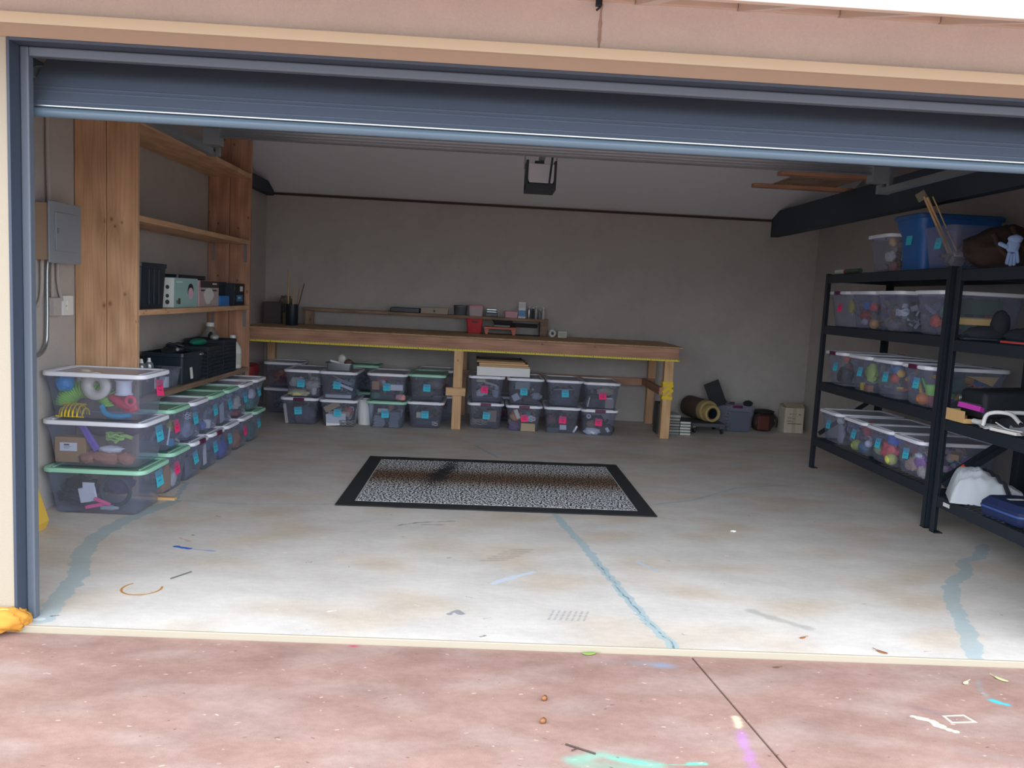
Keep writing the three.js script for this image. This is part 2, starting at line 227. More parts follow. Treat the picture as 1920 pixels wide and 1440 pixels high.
{ // roof and open eave
  const roof = new THREE.Group(); roof.name = 'roof'; roof.userData = { kind: 'structure' }; scene.add(roof);
  const yb = (z) => 2.515 - (z - ZF) / 3; // underside of the rafters
  part(roof, 'roof_deck', extr([[RZ, yb(RZ) + 0.16], [-2.6, yb(-2.6) + 0.13], [-2.6, yb(-2.6) + 0.16], [RZ, yb(RZ) + 0.22]], 15, 0).rotateY(-Math.PI / 2).translate(8, 0, 0), M.soffit);
  part(roof, 'roof_deck', extr([[-10.3, 2.42], [RZ, yb(RZ) + 0.16], [RZ, yb(RZ) + 0.22], [-10.3, 2.5]], 15, 0).rotateY(-Math.PI / 2).translate(8, 0, 0), M.roofing);
  part(roof, 'fascia', bx(-7, 8, yb(-2.6) + 0.012, yb(-2.6) + 0.17, -2.6, -2.575, 0.003), M.soffit);
  const raf = extr([[ZF, yb(ZF)], [-2.602, yb(-2.602) + 0.012], [-2.602, yb(-2.602) + 0.128], [ZF, yb(ZF) + 0.128]], 0.045, 0.001).rotateY(-Math.PI / 2);
  for (let i = 0; i < 22; i++) { const x = -3.72 + i * 0.388; part(roof, 'rafter', raf.clone().translate(x, 0, 0), M.soffit); }
  for (let i = 0; i < 21; i++) { const x = -3.72 + i * 0.388; part(roof, 'eave_block', bx(x + 0.003, x + 0.34, 2.517, 2.64, ZF, ZF + 0.018, 0.002), M.soffit); }
}
// dark beams tying the eaves together
{
  const bm = (z0, z1) => extr([[z0, 2.255], [z1, 2.255], [z1, 2.53], [z0 + 0.19, 2.53], [z0, 2.47]], 0.085, 0.004).rotateY(-Math.PI / 2);
  const a = solo('ceiling_beam', 'black painted ceiling beam running above the black shelving rack to the back wall', 'beam', bm(ZB + 0.004, ZF - 0.16).translate(3.365, 0, 0), M.beam);
  solo('ceiling_beam', 'black beam end in the back left corner behind the wooden shelves', 'beam', bx(XL + 0.002, XL + 0.085, 2.41, 2.545, ZB + 0.02, ZF - 0.16, 0.004), M.beam);
}
// garage door frame, raised door, tracks and opener
{
  const f = new THREE.Group(); f.name = 'door_1_frame'; f.userData = { kind: 'structure' }; scene.add(f);
  for (const x of [OL, OR]) { const s = x === OL ? 1 : -1, a = Math.min(x, x + 0.012 * s), b = Math.max(x, x + 0.012 * s); part(f, 'jamb', bx(a, b, 0, OT, ZF - 0.14, ZF + 0.004, 0.002), M.darkFrame); const c0 = Math.min(x + 0.012 * s, x + 0.045 * s), c1 = Math.max(x + 0.012 * s, x + 0.045 * s); part(f, 'door_stop', bx(c0, c1, 0, OT - 0.012, ZF - 0.1, ZF - 0.062, 0.006), M.greyFrame); }
  part(f, 'head_jamb', bx(OL + 0.012, OR - 0.012, OT - 0.012, OT, ZF - 0.14, ZF + 0.004, 0.002), M.darkFrame);
  part(f, 'door_stop', bx(OL + 0.045, OR - 0.045, OT - 0.048, OT - 0.012, ZF - 0.1, ZF - 0.062, 0.006), M.greyFrame);
  const d = new THREE.Group(); d.name = 'garage_door'; scene.add(d); d.userData = { label: 'dark grey sectional garage door raised overhead across the whole opening', category: 'garage door' };
  const x0 = -1.845, x1 = 2.665, W = x1 - x0;
  // the lowest section, tilted on the curve of the track: face with pressed ribs, seen from outside
  const sec = (len, ribs) => { const pts = [[0, 0]]; for (const r of ribs) pts.push([r - 0.006, 0], [r, 0.0018], [r + 0.006, 0]); pts.push([len, 0], [len, -0.045], [0, -0.045]); return new THREE.ExtrudeGeometry(new THREE.Shape(pts.map((p) => new THREE.Vector2(...p))), { depth: W, bevelEnabled: false }).translate(0, 0, -W / 2).rotateY(Math.PI / 2); };
  const low = part(d, 'door_section', uvBox(sec(0.44, [0.04, 0.1, 0.125])), M.door);
  // section-local: -z is up the section, +y its outside face
  low.position.set((x0 + x1) / 2, 2.04, -3.285); low.rotation.x = Math.atan2(0.27, 0.23);
  part(d, 'bottom_rail', (() => { const g = new THREE.CylinderGeometry(0.02, 0.02, W, 20); g.rotateZ(Math.PI / 2); g.scale(1, 0.95, 0.9); const p = g.attributes.position; return g.translate((x0 + x1) / 2, 2.022, -3.293); })(), M.rubber, 'blue-grey rubber seal along the lower edge');
  part(d, 'edge_strip', bx(x0, x1, 2.04, 2.047, -3.291, -3.272, 0.002), M.steel, 'thin bright metal strip above the seal');
  for (let i = 0; i < 3; i++) part(d, 'door_section', bx(x0, x1, 2.375, 2.42, -4.2 - i * 0.6, -3.62 - i * 0.6, 0.006), M.door);
  const strut = merge([bx(x0 + 0.03, x1 - 0.1, 2.32, 2.323, -5.4, -5.35, 0), bx(x0 + 0.03, x1 - 0.1, 2.323, 2.375, -5.375, -5.372, 0), bx(x0 + 0.03, x1 - 0.1, 2.335, 2.34, -5.372, -5.36, 0), bx(x0 + 0.03, x1 - 0.1, 2.353, 2.358, -5.372, -5.36, 0), bx(x0 + 0.03, x1 - 0.1, 2.372, 2.376, -5.4, -5.35, 0)]);
  part(d, 'strut', strut, M.steel, 'thin steel stiffening strut');
  for (const x of [x0 + 0.03, x1 - 0.13]) part(d, 'top_bracket', bx(x - 0.05, x + 0.06, 2.27, 2.375, -5.43, -5.34, 0.003), M.galv, 'galvanised corner bracket');
  for (const x of [x0 - 0.02, x1 + 0.02]) part(d, 'roller', (() => { const g = new THREE.CylinderGeometry(0.022, 0.022, 0.02, 16).rotateZ(Math.PI / 2); return g.translate(x, 2.2, -3.42); })(), M.galv);
  for (const [x, w] of [[x0 - 0.07, 'left'], [x1 + 0.02, 'right']]) {
    const t = thing('door_track', w === 'left' ? 'galvanised garage door track running in above the wooden shelves' : 'galvanised garage door track ending beside the black ceiling beam', 'door track');
    const prof = [[-0.025, 0.02], [-0.022, 0.02], [-0.022, -0.018], [0.022, -0.018], [0.022, 0.02], [0.025, 0.02], [0.025, -0.021], [-0.025, -0.021]];
    part(t, 'horizontal_rail', extr(prof, 2.0, 0).translate(x + 0.025, 2.26, -5.65), M.galv);
    part(t, 'curved_rail', tube([[x + 0.025, 2.26, -3.65], [x + 0.025, 2.2, -3.45], [x + 0.025, 2.03, -3.34], [x + 0.025, 1.85, -3.33]], 0.02), M.galv);
    part(t, 'vertical_rail', bx(x, x + 0.05, 0.12, 1.85, -3.355, -3.31, 0.003), M.galv);
    part(t, 'hanger', merge([bx(x + 0.02, x + 0.05, 2.26, 2.9, -5.6, -5.56, 0.002), bx(x - 0.02, x + 0.07, 2.24, 2.30, -5.66, -5.62, 0.002)]), M.galv);
    for (const y of [0.35, 0.9, 1.5]) part(t, 'track_bolt', cyl(0.012, 0.012, 0.02, 8).rotateX(Math.PI / 2).translate(x + 0.055, y, -3.31), M.darkFrame);
  }
  const o = thing('door_opener', 'grey and black garage door opener hanging from the white ceiling', 'door opener', [0.36, 0, -6.2]);
  part(o, 'housing', extr([[-0.085, 2.27], [0.085, 2.27], [0.095, 2.3], [0.095, 2.4], [-0.095, 2.4], [-0.095, 2.3]], 0.3, 0.006).translate(0, 0, -0.3), std('#b9bcc2', 0.5));
  part(o, 'cradle', merge([bx(-0.115, -0.097, 2.22, 2.43, -0.3, 0.01), bx(0.097, 0.115, 2.22, 2.43, -0.3, 0.01), bx(-0.115, 0.115, 2.215, 2.258, -0.3, 0.012)]), M.black, 'black underslung tray');
  part(o, 'hanger_strap', merge([bx(-0.125, -0.118, 2.38, 3.35, -0.15, -0.12), bx(0.118, 0.125, 2.38, 3.35, -0.15, -0.12)]), M.galv);
  part(o, 'rail', bx(-0.02, 0.02, 2.43, 2.47, -0.1, 2.85, 0.003), M.galv); part(o, 'arm', rod([0.06, 2.44, 0.3], [0.06, 2.26, 0.06], 0.008), M.black);
  part(o, 'motor_block', bx(-0.05, 0.02, 2.40, 2.43, -0.12, -0.02), M.black);
  const w = solo('wall_cable_end', 'short dark cable end hanging from the eave above the garage opening', 'cable', merge([bx(-0.012, 0.012, -0.03, 0.03, -0.01, 0.01, 0.003), tube([[0, 0, 0], [0.006, -0.03, 0.004], [-0.008, -0.045, 0]], 0.004, 10)]), M.black, [0.362, 2.52, ZF + 0.03]);
  const drip = solo('wall_stain', 'thin dark drip stain down the pink stucco above the opening', 'stain', (() => { const g = new THREE.PlaneGeometry(0.03, 0.2, 4, 20), p = g.attributes.position; for (let i = 0; i < p.count; i++) p.setX(i, p.getX(i) * (0.35 + 0.3 * n2(p.getY(i) * 30, 3) + (p.getY(i) < -0.08 ? 0.3 : 0))); return g; })(), std('#b5a298', 0.9), [0.375, 2.41, ZF + 0.0012]);
}

// ---------- wooden shelving against the left wall ----------
{
  const t = thing('wooden_shelving_unit', 'tall built-in shelving of reddish lumber with four boards along the left wall', 'shelving'), xf = -2.19, z0 = -5.15, z1 = -7.55;
  const u = (xa, xb, za, zb, m) => part(t, 'upright_board', board(xa, xb, 0, 2.75, za, zb), m);
  u(-2.57, -2.381, z0 - 0.038, z0, M.fir); u(-2.377, xf, z0 - 0.038, z0, M.fir); u(-2.57, -2.381, z1 - 0.038, z1, M.firRed); u(-2.377, xf, z1 - 0.038, z1, M.firRed);
  for (const [y, m] of [[0.631, M.oldBoard], [1.2, M.fir], [1.79, M.fir], [2.385, M.fir]]) { part(t, 'shelf_board', board(-2.57, -2.384, y - 0.038, y, z1 + 0.002, z0 - 0.04), m); part(t, 'shelf_board', board(-2.381, xf, y - 0.038, y, z1 + 0.002, z0 - 0.04), m); }
  for (const y of [0.593, 1.162, 1.752]) for (const x of [-2.23, -2.52]) part(t, 'angle_bracket', merge([bx(x - 0.012, x + 0.012, y - 0.16, y, z1 + 0.001, z1 + 0.004, 0), bx(x - 0.012, x + 0.012, y - 0.004, y - 0.001, z1 + 0.001, z1 + 0.1, 0)]), M.steel);
}

// ---------- workbench ----------
{
  const t = thing('workbench', 'long lumber workbench with plywood top and yellow tape rule along its front', 'workbench'), zf = -8.33, zb = -9.44, x0 = -2.5, x1 = 2.02;
  part(t, 'bench_top', bx(x0, x1 + 0.04, 0.952, 0.97, zb - 0.03, zf + 0.005, 0.002), M.osb);
  part(t, 'front_header', board(x0, x1, 0.83, 0.951, zf - 0.038, zf), M.firRed); part(t, 'end_header', board(x1 - 0.038, x1, 0.83, 0.951, zb, zf - 0.04), M.firRed); part(t, 'back_header', board(x0, x1 - 0.04, 0.83, 0.951, zb, zb + 0.038), M.firRed);
  for (const [x, m] of [[-0.315, M.pine], [1.88, M.pine]]) part(t, 'front_leg', board(x, x + 0.095, 0, 0.829, zf - 0.092, zf - 0.003), m);
  for (const x of [-2.5, -0.29, 1.92]) part(t, 'back_leg', board(x, x + 0.089, 0, 0.829, zb + 0.001, zb + 0.089), M.fir);
  part(t, 'stretcher', board(-0.5, 2.0, 0.45, 0.535, zb + 0.09, zb + 0.128), M.firRed); part(t, 'stretcher', board(-2.48, -0.52, 0.36, 0.45, zb + 0.09, zb + 0.128), M.firRed);
  part(t, 'cross_brace', board(-0.385, -0.18, 0.355, 0.44, zf, zf + 0.038), M.pine); part(t, 'cross_brace', board(1.842, 1.879, 0.46, 0.54, zb + 0.13, zf - 0.02), M.firRed);
  const [c, g] = cv(2048, 16); g.fillStyle = '#e3d64a'; g.fillRect(0, 0, 2048, 16); g.fillStyle = '#38361c'; for (let i = 0; i < 180; i++) g.fillRect(i * 11.4, 0, 2, i % 12 === 0 ? 14 : i % 2 ? 4 : 7);
  const tg = bx(x0, x1 + 0.01, 0.818, 0.838, zf + 0.0005, zf + 0.002, 0), p = tg.attributes.position, uv = tg.attributes.uv; for (let i = 0; i < p.count; i++) uv.setXY(i, (p.getX(i) - x0) / (x1 - x0), (p.getY(i) - 0.818) / 0.02);
  part(t, 'tape_rule', tg, std('#ffffff', 0.6, { map: tex(c) }), 'yellow measuring tape stuck along the lower front edge');
  const strap = [], sx0 = 1.874, sx1 = 1.981, sz = zf - 0.0005;
  const band = (a, b, w = 0.03) => { const g2 = bx(-Math.hypot(b[0] - a[0], b[1] - a[1]) / 2, Math.hypot(b[0] - a[0], b[1] - a[1]) / 2, -w / 2, w / 2, 0, 0.003, 0.001); g2.rotateZ(Math.atan2(b[1] - a[1], b[0] - a[0])); g2.translate((a[0] + b[0]) / 2, (a[1] + b[1]) / 2, sz + 0.003 * strap.length * 0.4); strap.push(g2); };
  band([sx0, 0.575], [sx1, 0.58], 0.05); band([sx0, 0.6], [sx1, 0.5]); band([sx0, 0.49], [sx1, 0.57]); band([sx0, 0.42], [sx1, 0.52]); band([sx0, 0.44], [sx1, 0.43], 0.035);
  strap.push(bx(sx0 - 0.002, sx0 + 0.002, 0.41, 0.61, zf - 0.09, zf, 0.001), bx(sx1 - 0.004, sx1, 0.41, 0.61, zf - 0.09, zf, 0.001));
  solo('webbing_strap', 'bright yellow webbing strap wound round the right front workbench leg', 'strap', merge(strap), M.yellow);
}

// ---------- black steel rack shelving ----------
function rack(label, zf, zn, ys, feetTop) {
  const t = thing('steel_rack', label, 'shelving'), x0 = 3.0, x1 = 3.6, H = ys[0] + 0.012;
  const post = (x, z, sx, sz, name) => { const gs = [bx(Math.min(x, x + sx * 0.05), Math.max(x, x + sx * 0.05), 0, H, Math.min(z, z + sz * 0.004), Math.max(z, z + sz * 0.004), 0.001), bx(Math.min(x, x + sx * 0.004), Math.max(x, x + sx * 0.004), 0, H, Math.min(z, z + sz * 0.05), Math.max(z, z + sz * 0.05), 0.001)]; gs.push(bx(Math.min(x, x + sx * 0.06), Math.max(x, x + sx * 0.06), 0, 0.006, Math.min(z, z + sz * 0.06), Math.max(z, z + sz * 0.06), 0.001)); const m = part(t, 'post', merge(gs), M.blackMetal); return m; };
  for (const [x, sx] of [[x0, 1], [x1, -1]]) for (const [z, sz] of [[zf, 1], [zn, -1]]) post(x, z, sx, sz);
  ys.forEach((y, k) => {
    for (const x of [x0 + 0.004, x1 - 0.012]) part(t, 'long_beam', bx(x, x + 0.008, y - 0.072, y, zf + 0.05, zn - 0.05, 0.002), M.blackMetal);
    for (const x of [x0 + 0.004, x1 - 0.03]) part(t, 'beam_lip', bx(x + 0.008, x + 0.03, y - 0.006, y - 0.002, zf + 0.05, zn - 0.05, 0.001), M.blackMetal);
    for (const z of [zf + 0.004, zn - 0.03]) part(t, 'end_beam', bx(x0 + 0.03, x1 - 0.03, y - 0.06, y - 0.01, z, z + 0.026, 0.002), M.blackMetal);
    const w = []; for (let z = zf + 0.07; z < zn - 0.05; z += 0.045) w.push(rod([x0 + 0.006, y + 0.002, z], [x1 - 0.006, y + 0.002, z], 0.0025, 5)); for (const x of [3.02, 3.2, 3.4, 3.58]) w.push(rod([x, y - 0.003, zf + 0.05], [x, y - 0.003, zn - 0.05], 0.003, 5));
    part(t, 'wire_deck', merge(w), M.blackMetal);
    part(t, 'centre_support', bx(x0 + 0.012, x1 - 0.014, y - 0.04, y - 0.008, (zf + zn) / 2 - 0.02, (zf + zn) / 2 + 0.02, 0.002), M.blackMetal);
  });
  for (const z of [zf + 0.008, zn - 0.014]) part(t, 'diagonal_brace', (() => { const g = bx(-0.02, 0.02, 0, 0.52, 0, 0.006, 0.001); g.rotateZ(-0.95); return g.translate(x0 + 0.06, 0.31, z); })(), M.blackMetal);
  return t;
}
rack('far black steel shelving rack loaded with clear storage bins by the right wall', -7.16, -5.2, [1.735, 1.287, 0.785, 0.282]);
rack('near black steel shelving rack holding bags and loose gear by the opening', -5.14, -3.55, [1.72, 1.272, 0.756, 0.25]);

// ---------- storage bins ----------
const noteTex = ['#45c4dc', '#ff3a80'].map((col) => { const [c, g] = cv(64, 64); g.fillStyle = col; g.fillRect(0, 0, 64, 64); g.strokeStyle = 'rgba(30,30,60,0.75)'; g.lineWidth = 2; for (let r = 0; r < 2; r++) { g.beginPath(); g.moveTo(14, 26 + r * 14); for (let x = 16; x < 50; x += 4) g.lineTo(x, 26 + r * 14 + R(-5, 5)); g.stroke(); } return std('#ffffff', 0.75, { map: tex(c) }); });
const cache = {};
function binParts(w, L, h) {
  const k = [w, L, h].join();
  if (cache[k]) return cache[k];
  const hw = w / 2 - 0.016, hl = L / 2 - 0.018, bw = w / 2 - 0.04, bl = L / 2 - 0.06, y = h - 0.01, f = (t) => [bw + (hw - bw) * t, bl + (hl - bl) * t];
  const q = (t, r) => ({ hx: f(t)[0], hz: f(t)[1], r, y: y * t });
  const body = loft([{ hx: bw - 0.012, hz: bl - 0.012, r: 0.04, y: 0 }, { hx: bw - 0.002, hz: bl - 0.002, r: 0.045, y: 0.006 }, q(0.05, 0.048), q(0.8, 0.052), { hx: f(0.82)[0] + 0.004, hz: f(0.82)[1] + 0.004, r: 0.053, y: y * 0.81 }, { hx: hw + 0.003, hz: hl + 0.003, r: 0.055, y }], true, false);
  const W = w / 2, Z = L / 2, o = (i, yy) => ({ hx: W - i, hz: Z - i, r: Math.max(0.02, 0.06 - i), y: yy });
  const rim = loft([o(0.006, h - 0.026), o(0.0, h - 0.022), o(0, h - 0.006), o(0.004, h), o(0.024, h), o(0.03, h - 0.007)], false, false);
  const bead = merge([rim, ...[-1, 1].map((s) => bx(-W + 0.055, W - 0.055, h - 0.006, h + 0.001, s * (Z - 0.05) - 0.006, s * (Z - 0.05) + 0.006, 0.002))]);
  const panel = loft([o(0.03, h - 0.007), o(0.032, h - 0.007)], false, true);
  const ribs = merge([-1, 1].flatMap((s) => [-0.28, 0.28].map((u) => bx(u * w - 0.008, u * w + 0.008, h * 0.83, h - 0.03, s * (hl - 0.002) - 0.004, s * (hl - 0.002) + 0.004, 0.002))));
  const latch = bx(-0.055, 0.055, h - 0.03, h + 0.003, Z - 0.012, Z + 0.008, 0.005), latch2 = latch.clone().rotateY(Math.PI);
  return (cache[k] = { body, rim: bead, panel, ribs, latch, latch2 });
}
function bin(label, group, [x, y, z], turn, { w = 0.385, L = 0.58, h = 0.277, lid = 'white', latch, note, nx = 0, ny = 0.5, ns = 0.076 }) {
  const t = thing('storage_bin', label, 'storage bin', [x, y, z], turn, group), g = binParts(w, L, h);
  part(t, 'body', g.body, M.clearBody); part(t, 'rib', g.ribs, M.clearBody);
  if (lid !== 'none') { part(t, 'lid', g.rim, lid === 'green' ? M.lidGreen : M.lidWhite); part(t, 'lid_panel', g.panel, lid === 'green' ? M.greenPanel : lid === 'clear' ? M.clearPanel : M.whitePanel); }
  if (latch) { part(t, 'latch', g.latch, M.plum, 'dark purple clip-on latch'); part(t, 'latch', g.latch2, M.plum, 'dark purple clip-on latch'); }
  if (note) { const hl = L / 2 - 0.06 + 0.042 * ny, n = part(t, 'note', bx(-ns / 2, ns / 2, -ns / 2, ns / 2, 0, 0.0015, 0).scale(1, 1, 1), noteTex[note === 'pink' ? 1 : 0], note + ' sticky note with scribbled handwriting'); const uv = n.geometry.attributes.uv; for (let i = 0; i < uv.count; i++) uv.setXY(i, uv.getX(i) / ns + 0.5, uv.getY(i) / ns + 0.5); n.position.set(nx * w, h * ny, hl + 0.003); n.rotation.set(-0.15, 0, R(-0.12, 0.12)); }
  return t;
}
// things in the bins: x across, d behind the front end, y above the bin floor
const col = (h, r = 0.6) => (cache['c' + h] ||= std(h, r));
const shape = {
  ball: (r) => new THREE.SphereGeometry(r, 24, 16).translate(0, r, 0),
  cloth: (rx, ry, rz) => blob(rx, ry, rz ?? rx * 0.5, 0.3, 2, 4, R(0, 50)),
  box: (w, h, d = 0.05) => bx(-w / 2, w / 2, 0, h, -d / 2, d / 2, 0.003),
  sheet: (w, h, a = 0) => bx(-w / 2, w / 2, 0, h, -0.002, 0.002, 0).rotateZ(a).translate(0, Math.abs(Math.sin(a)) * w / 2, 0),
  roll: (r, w) => lathe([[r * 0.42, 0], [r, 0], [r, w], [r * 0.42, w], [r * 0.42, 0]]).rotateX(Math.PI / 2).translate(0, r, -w / 2),
  stick: (l, r, a) => rod([-l / 2, 0, 0], [l / 2, 0, 0], r, 10).rotateZ(a).translate(0, Math.abs(Math.sin(a)) * l / 2 + r, 0),
  coil: (r, th, n = 3) => tube(Array.from({ length: n * 10 }, (_, i) => [r * (1 + 0.12 * n2(i, 3)) * Math.cos(i * 0.63), th + r * 0.25 + r * 0.25 * n2(i * 0.7, 9) + 0.004 * i / n, r * 0.45 * Math.sin(i * 0.63)]), th, 120, 6),
  cup: (r, h) => lathe([[0, 0], [r * 0.8, 0], [r, h], [r * 0.94, h], [r * 0.75, 0.006], [0, 0.006]]),
  stack: (w, h, n) => merge(Array.from({ length: n }, (_, i) => bx(-w / 2 + R(-0.008, 0.008), w / 2 + R(-0.008, 0.008), i * h / n, (i + 0.82) * h / n, -0.06, 0.06, 0.001))),
};
function inBin(b, where, items) {
  const { L } = b.userData.size, a = b.rotation.y, c = Math.cos(a), s = Math.sin(a);
  for (const [kind, args, color, x, d, y, words, cat] of items) {
    const lz = L / 2 - 0.045 - d, m = solo(words.split(' ').slice(1).join('_').replace(/-/g, '_'), words + ' inside ' + where, cat || words.split(' ').pop(), shape[kind](...args), col(color), [b.position.x + x * c + lz * s, b.position.y + 0.004 + y, b.position.z - x * s + lz * c], a);
  }
}
function jumble(b, where, palette, fill, front = 0.11, n = 46) { // odds and ends nobody could count
  const { w, L, h } = b.userData.size, gs = [];
  for (let i = 0; i < n; i++) {
    const hw = w / 2 - 0.085, z0 = -L / 2 + 0.11, z1 = L / 2 - 0.06 - front, k = rnd(), sz = R(0.018, 0.05);
    let g = k < 0.4 ? new THREE.BoxGeometry(sz * R(0.6, 2), sz * R(0.3, 1.2), sz * R(0.6, 2)) : k < 0.65 ? new THREE.SphereGeometry(sz * 0.7, 10, 8) : k < 0.85 ? new THREE.CylinderGeometry(sz * 0.4, sz * 0.4, sz * 2.6, 10) : new THREE.TorusGeometry(sz * 0.8, sz * 0.18, 6, 14);
    g = g.toNonIndexed(); g.deleteAttribute('uv'); g.rotateX(R(0, 3)); g.rotateY(R(0, 3)); g.translate(R(-hw, hw), 0.05 + rnd() * (h * fill - 0.06), R(z0, z1)); gs.push(paint(g, palette[Math.floor(rnd() * palette.length)]));
  }
  const m = solo('jumble', 'loose odds and ends filling ' + where, 'clutter', mergeGeometries(gs), vcol, b.position.toArray(), b.rotation.y, null, 'stuff'); m.position.y += 0.004; return m;
}
const DARK = ['#23262c', '#2e3138', '#3a3b44', '#1b1d22', '#474952', '#5a5348'], MIX = ['#c9485a', '#3f7fc0', '#e0b040', '#5fa860', '#d8d8d8', '#7a5aa0', '#2c2f36', '#e07f3a'], GREY = ['#7d8290', '#9aa0aa', '#55585f', '#b8bcc4', '#3a3d44'], PALE = ['#d9d4c8', '#e6e3dc', '#c7b49a', '#a8906e', '#8c8f96'], GREENS = ['#6fae54', '#a8c85a', '#d9d07a', '#3f8f66', '#e2dfd0', '#7a9f8a'], WARM = ['#c9485a', '#e07f3a', '#7a4a3a', '#d8a060', '#6a3f5a', '#333'];
const nth = ['first', 'second', 'third', 'fourth', 'fifth', 'sixth', 'seventh', 'eighth'];
const mk = (label, group, pos, turn, o) => { const b = bin(label, group, pos, turn, o); Object.defineProperty(b.userData, 'size', { value: { w: o.w || 0.385, L: o.L || 0.58, h: o.h || 0.277 }, enumerable: false }); return b; };

// near left stack of three, long sides to the door
const stackA = ['top', 'middle', 'bottom'].map((n, i) => { const o = { w: 0.42, L: 0.6, h: 0.274, lid: i === 2 ? 'green' : 'white', note: i === 0 ? 'pink' : 'cyan', ns: 0.1, nx: 0.22, ny: 0.62 }; return mk(`large clear bin with ${i === 2 ? 'green' : 'white'} lid, ${n} of the near left stack`, 'near left stack of bins', [-2.255, (2 - i) * 0.283, -4.905], Math.PI / 2, o); });
{
  const wA = (n) => `the ${n} near left bin`, S = (name, words, cat, geo, mat, pos, n, ry = 0) => solo(name, `${words} inside ${wA(n)}`, cat, geo, mat, pos, ry), y1 = 0.566, y2 = 0.283;
  const spiky = new THREE.IcosahedronGeometry(0.05, 3), p = spiky.attributes.position; for (let i = 0; i < p.count; i++) { const v = new THREE.Vector3().fromBufferAttribute(p, i), k = 1 + 0.16 * Math.max(0, Math.sin(v.x * 260) * Math.sin(v.y * 260) * Math.sin(v.z * 260 + 1)) * 1.6; p.setXYZ(i, v.x * k, v.y * k, v.z * k); } spiky.computeVertexNormals();
  S('spiky_ball', 'blue spiky rubber ball', 'ball', spiky, std('#2f9ad8', 0.5), [-2.465, 0.765, -4.815], 'top');
  S('tape_roll', 'wide cream masking tape roll', 'tape', shape.roll(0.082, 0.045), M.ivory, [-2.27, 0.675, -4.79], 'top', -0.1); S('tape_roll', 'second cream tape roll standing behind', 'tape', shape.roll(0.07, 0.045), M.ivory, [-2.365, 0.705, -4.86], 'top', -0.5);
  S('string_spool', 'white spool of string', 'spool', lathe([[0, 0], [0.05, 0], [0.05, 0.008], [0.043, 0.012], [0.043, 0.08], [0.05, 0.084], [0.05, 0.092], [0, 0.092]]), M.white, [-2.125, 0.705, -4.82], 'top');
  { const pts = [], n = 26; for (let i = 0; i <= n * 12; i++) { const t = i / (n * 12), a = t * Math.PI, cx = -0.13 + 0.27 * (0.5 - 0.5 * Math.cos(a)), cy = 0.005 + 0.1 * Math.sin(a), ph = i / 12 * 2 * Math.PI, nx = Math.cos(a), ny = Math.sin(a), r = 0.05; pts.push([cx - nx * r * Math.cos(ph), cy + 0.055 + ny * 0 + r * Math.cos(ph) * Math.sin(a), r * Math.sin(ph)]); }
    const g = new THREE.TubeGeometry(new THREE.CatmullRomCurve3(pts.map((q) => new THREE.Vector3(...q))), 600, 0.0075, 6); S('coil_spring', 'lime green plastic spring toy arch', 'spring toy', g, std('#a0e058', 0.45), [-2.365, y1 + 0.0, -4.88], 'top'); }
  { const gs = []; for (let i = 0; i < 7; i++) { const x = (i - 3) * 0.022, r = 0.07 * Math.sqrt(Math.max(0.15, 1 - (x / 0.085) ** 2)); gs.push(new THREE.TorusGeometry(r, 0.005, 6, 24, Math.PI).rotateY(Math.PI / 2).translate(x, 0.004, 0)); } gs.push(rod([-0.08, 0.004, 0.05], [0.08, 0.004, 0.05], 0.005), rod([-0.07, 0.072, 0], [0.07, 0.072, 0], 0.005)); S('ribbed_clip', 'yellow ribbed plastic cage', 'toy', merge(gs), M.yellow, [-2.4, y1 + 0.006, -4.79], 'top'); }
  S('toy_dish', 'red rounded toy dish', 'toy', blob(0.085, 0.035, 0.04, 0.1).rotateZ(-0.5), std('#d2304a', 0.4), [-2.155, 0.63, -4.83], 'top'); S('toy_ring', 'coral pink ring handle', 'toy', new THREE.TorusGeometry(0.025, 0.011, 10, 28), std('#f0506a', 0.4), [-2.075, 0.675, -4.79], 'top'); S('cyan_band', 'teal blue curved band', 'toy', tube([[-0.09, 0.07, 0], [-0.06, 0.025, 0.01], [0, 0.012, 0.01], [0.08, 0.02, 0]], 0.016), std('#1f9ac0', 0.4), [-2.15, y1 + 0.006, -4.785], 'top'); S('coral_block', 'coral rounded block', 'toy', bx(-0.045, 0.045, 0, 0.05, -0.02, 0.02, 0.015).rotateZ(0.5), std('#e0485c', 0.4), [-2.075, 0.6, -4.83], 'top');
  S('carton', 'brown cardboard carton with white label', 'box', bx(-0.09, 0.09, 0, 0.15, -0.05, 0.05, 0.002), M.card, [-2.42, y2 + 0.012, -4.83], 'middle'); S('carton_label', 'white printed address label on the carton', 'label', bx(-0.05, 0.05, -0.025, 0.025, 0, 0.001, 0), (() => { const [c, g] = cv(128, 64); g.fillStyle = '#f4f4f2'; g.fillRect(0, 0, 128, 64); g.fillStyle = '#555'; g.fillRect(30, 10, 40, 12); for (let i = 0; i < 3; i++) g.fillRect(30, 28 + i * 7, 60 - i * 12, 2); const m = std('#ffffff', 0.8, { map: tex(c) }); m.map.repeat.set(10, 20); m.map.offset.set(0.5, 0.5); return m; })(), [-2.43, y2 + 0.105, -4.779], 'middle');
  S('foam_stick', 'lilac foam stick leaning', 'foam', bx(-0.02, 0.02, 0, 0.19, -0.01, 0.01, 0.008).rotateZ(0.55), M.purple, [-2.26, 0.375, -4.775], 'middle'); S('cloth_bundle', 'brown knotted cloth bundle', 'cloth', merge([blob(0.12, 0.045, 0.06, 0.3, 2.5, 4, 3), blob(0.05, 0.04, 0.04, 0.2).translate(0.12, 0, 0.02), blob(0.05, 0.035, 0.04, 0.2).translate(-0.1, 0, 0.02)]), std('#b07a62', 0.9), [-2.22, y2 + 0.01, -4.81], 'middle');
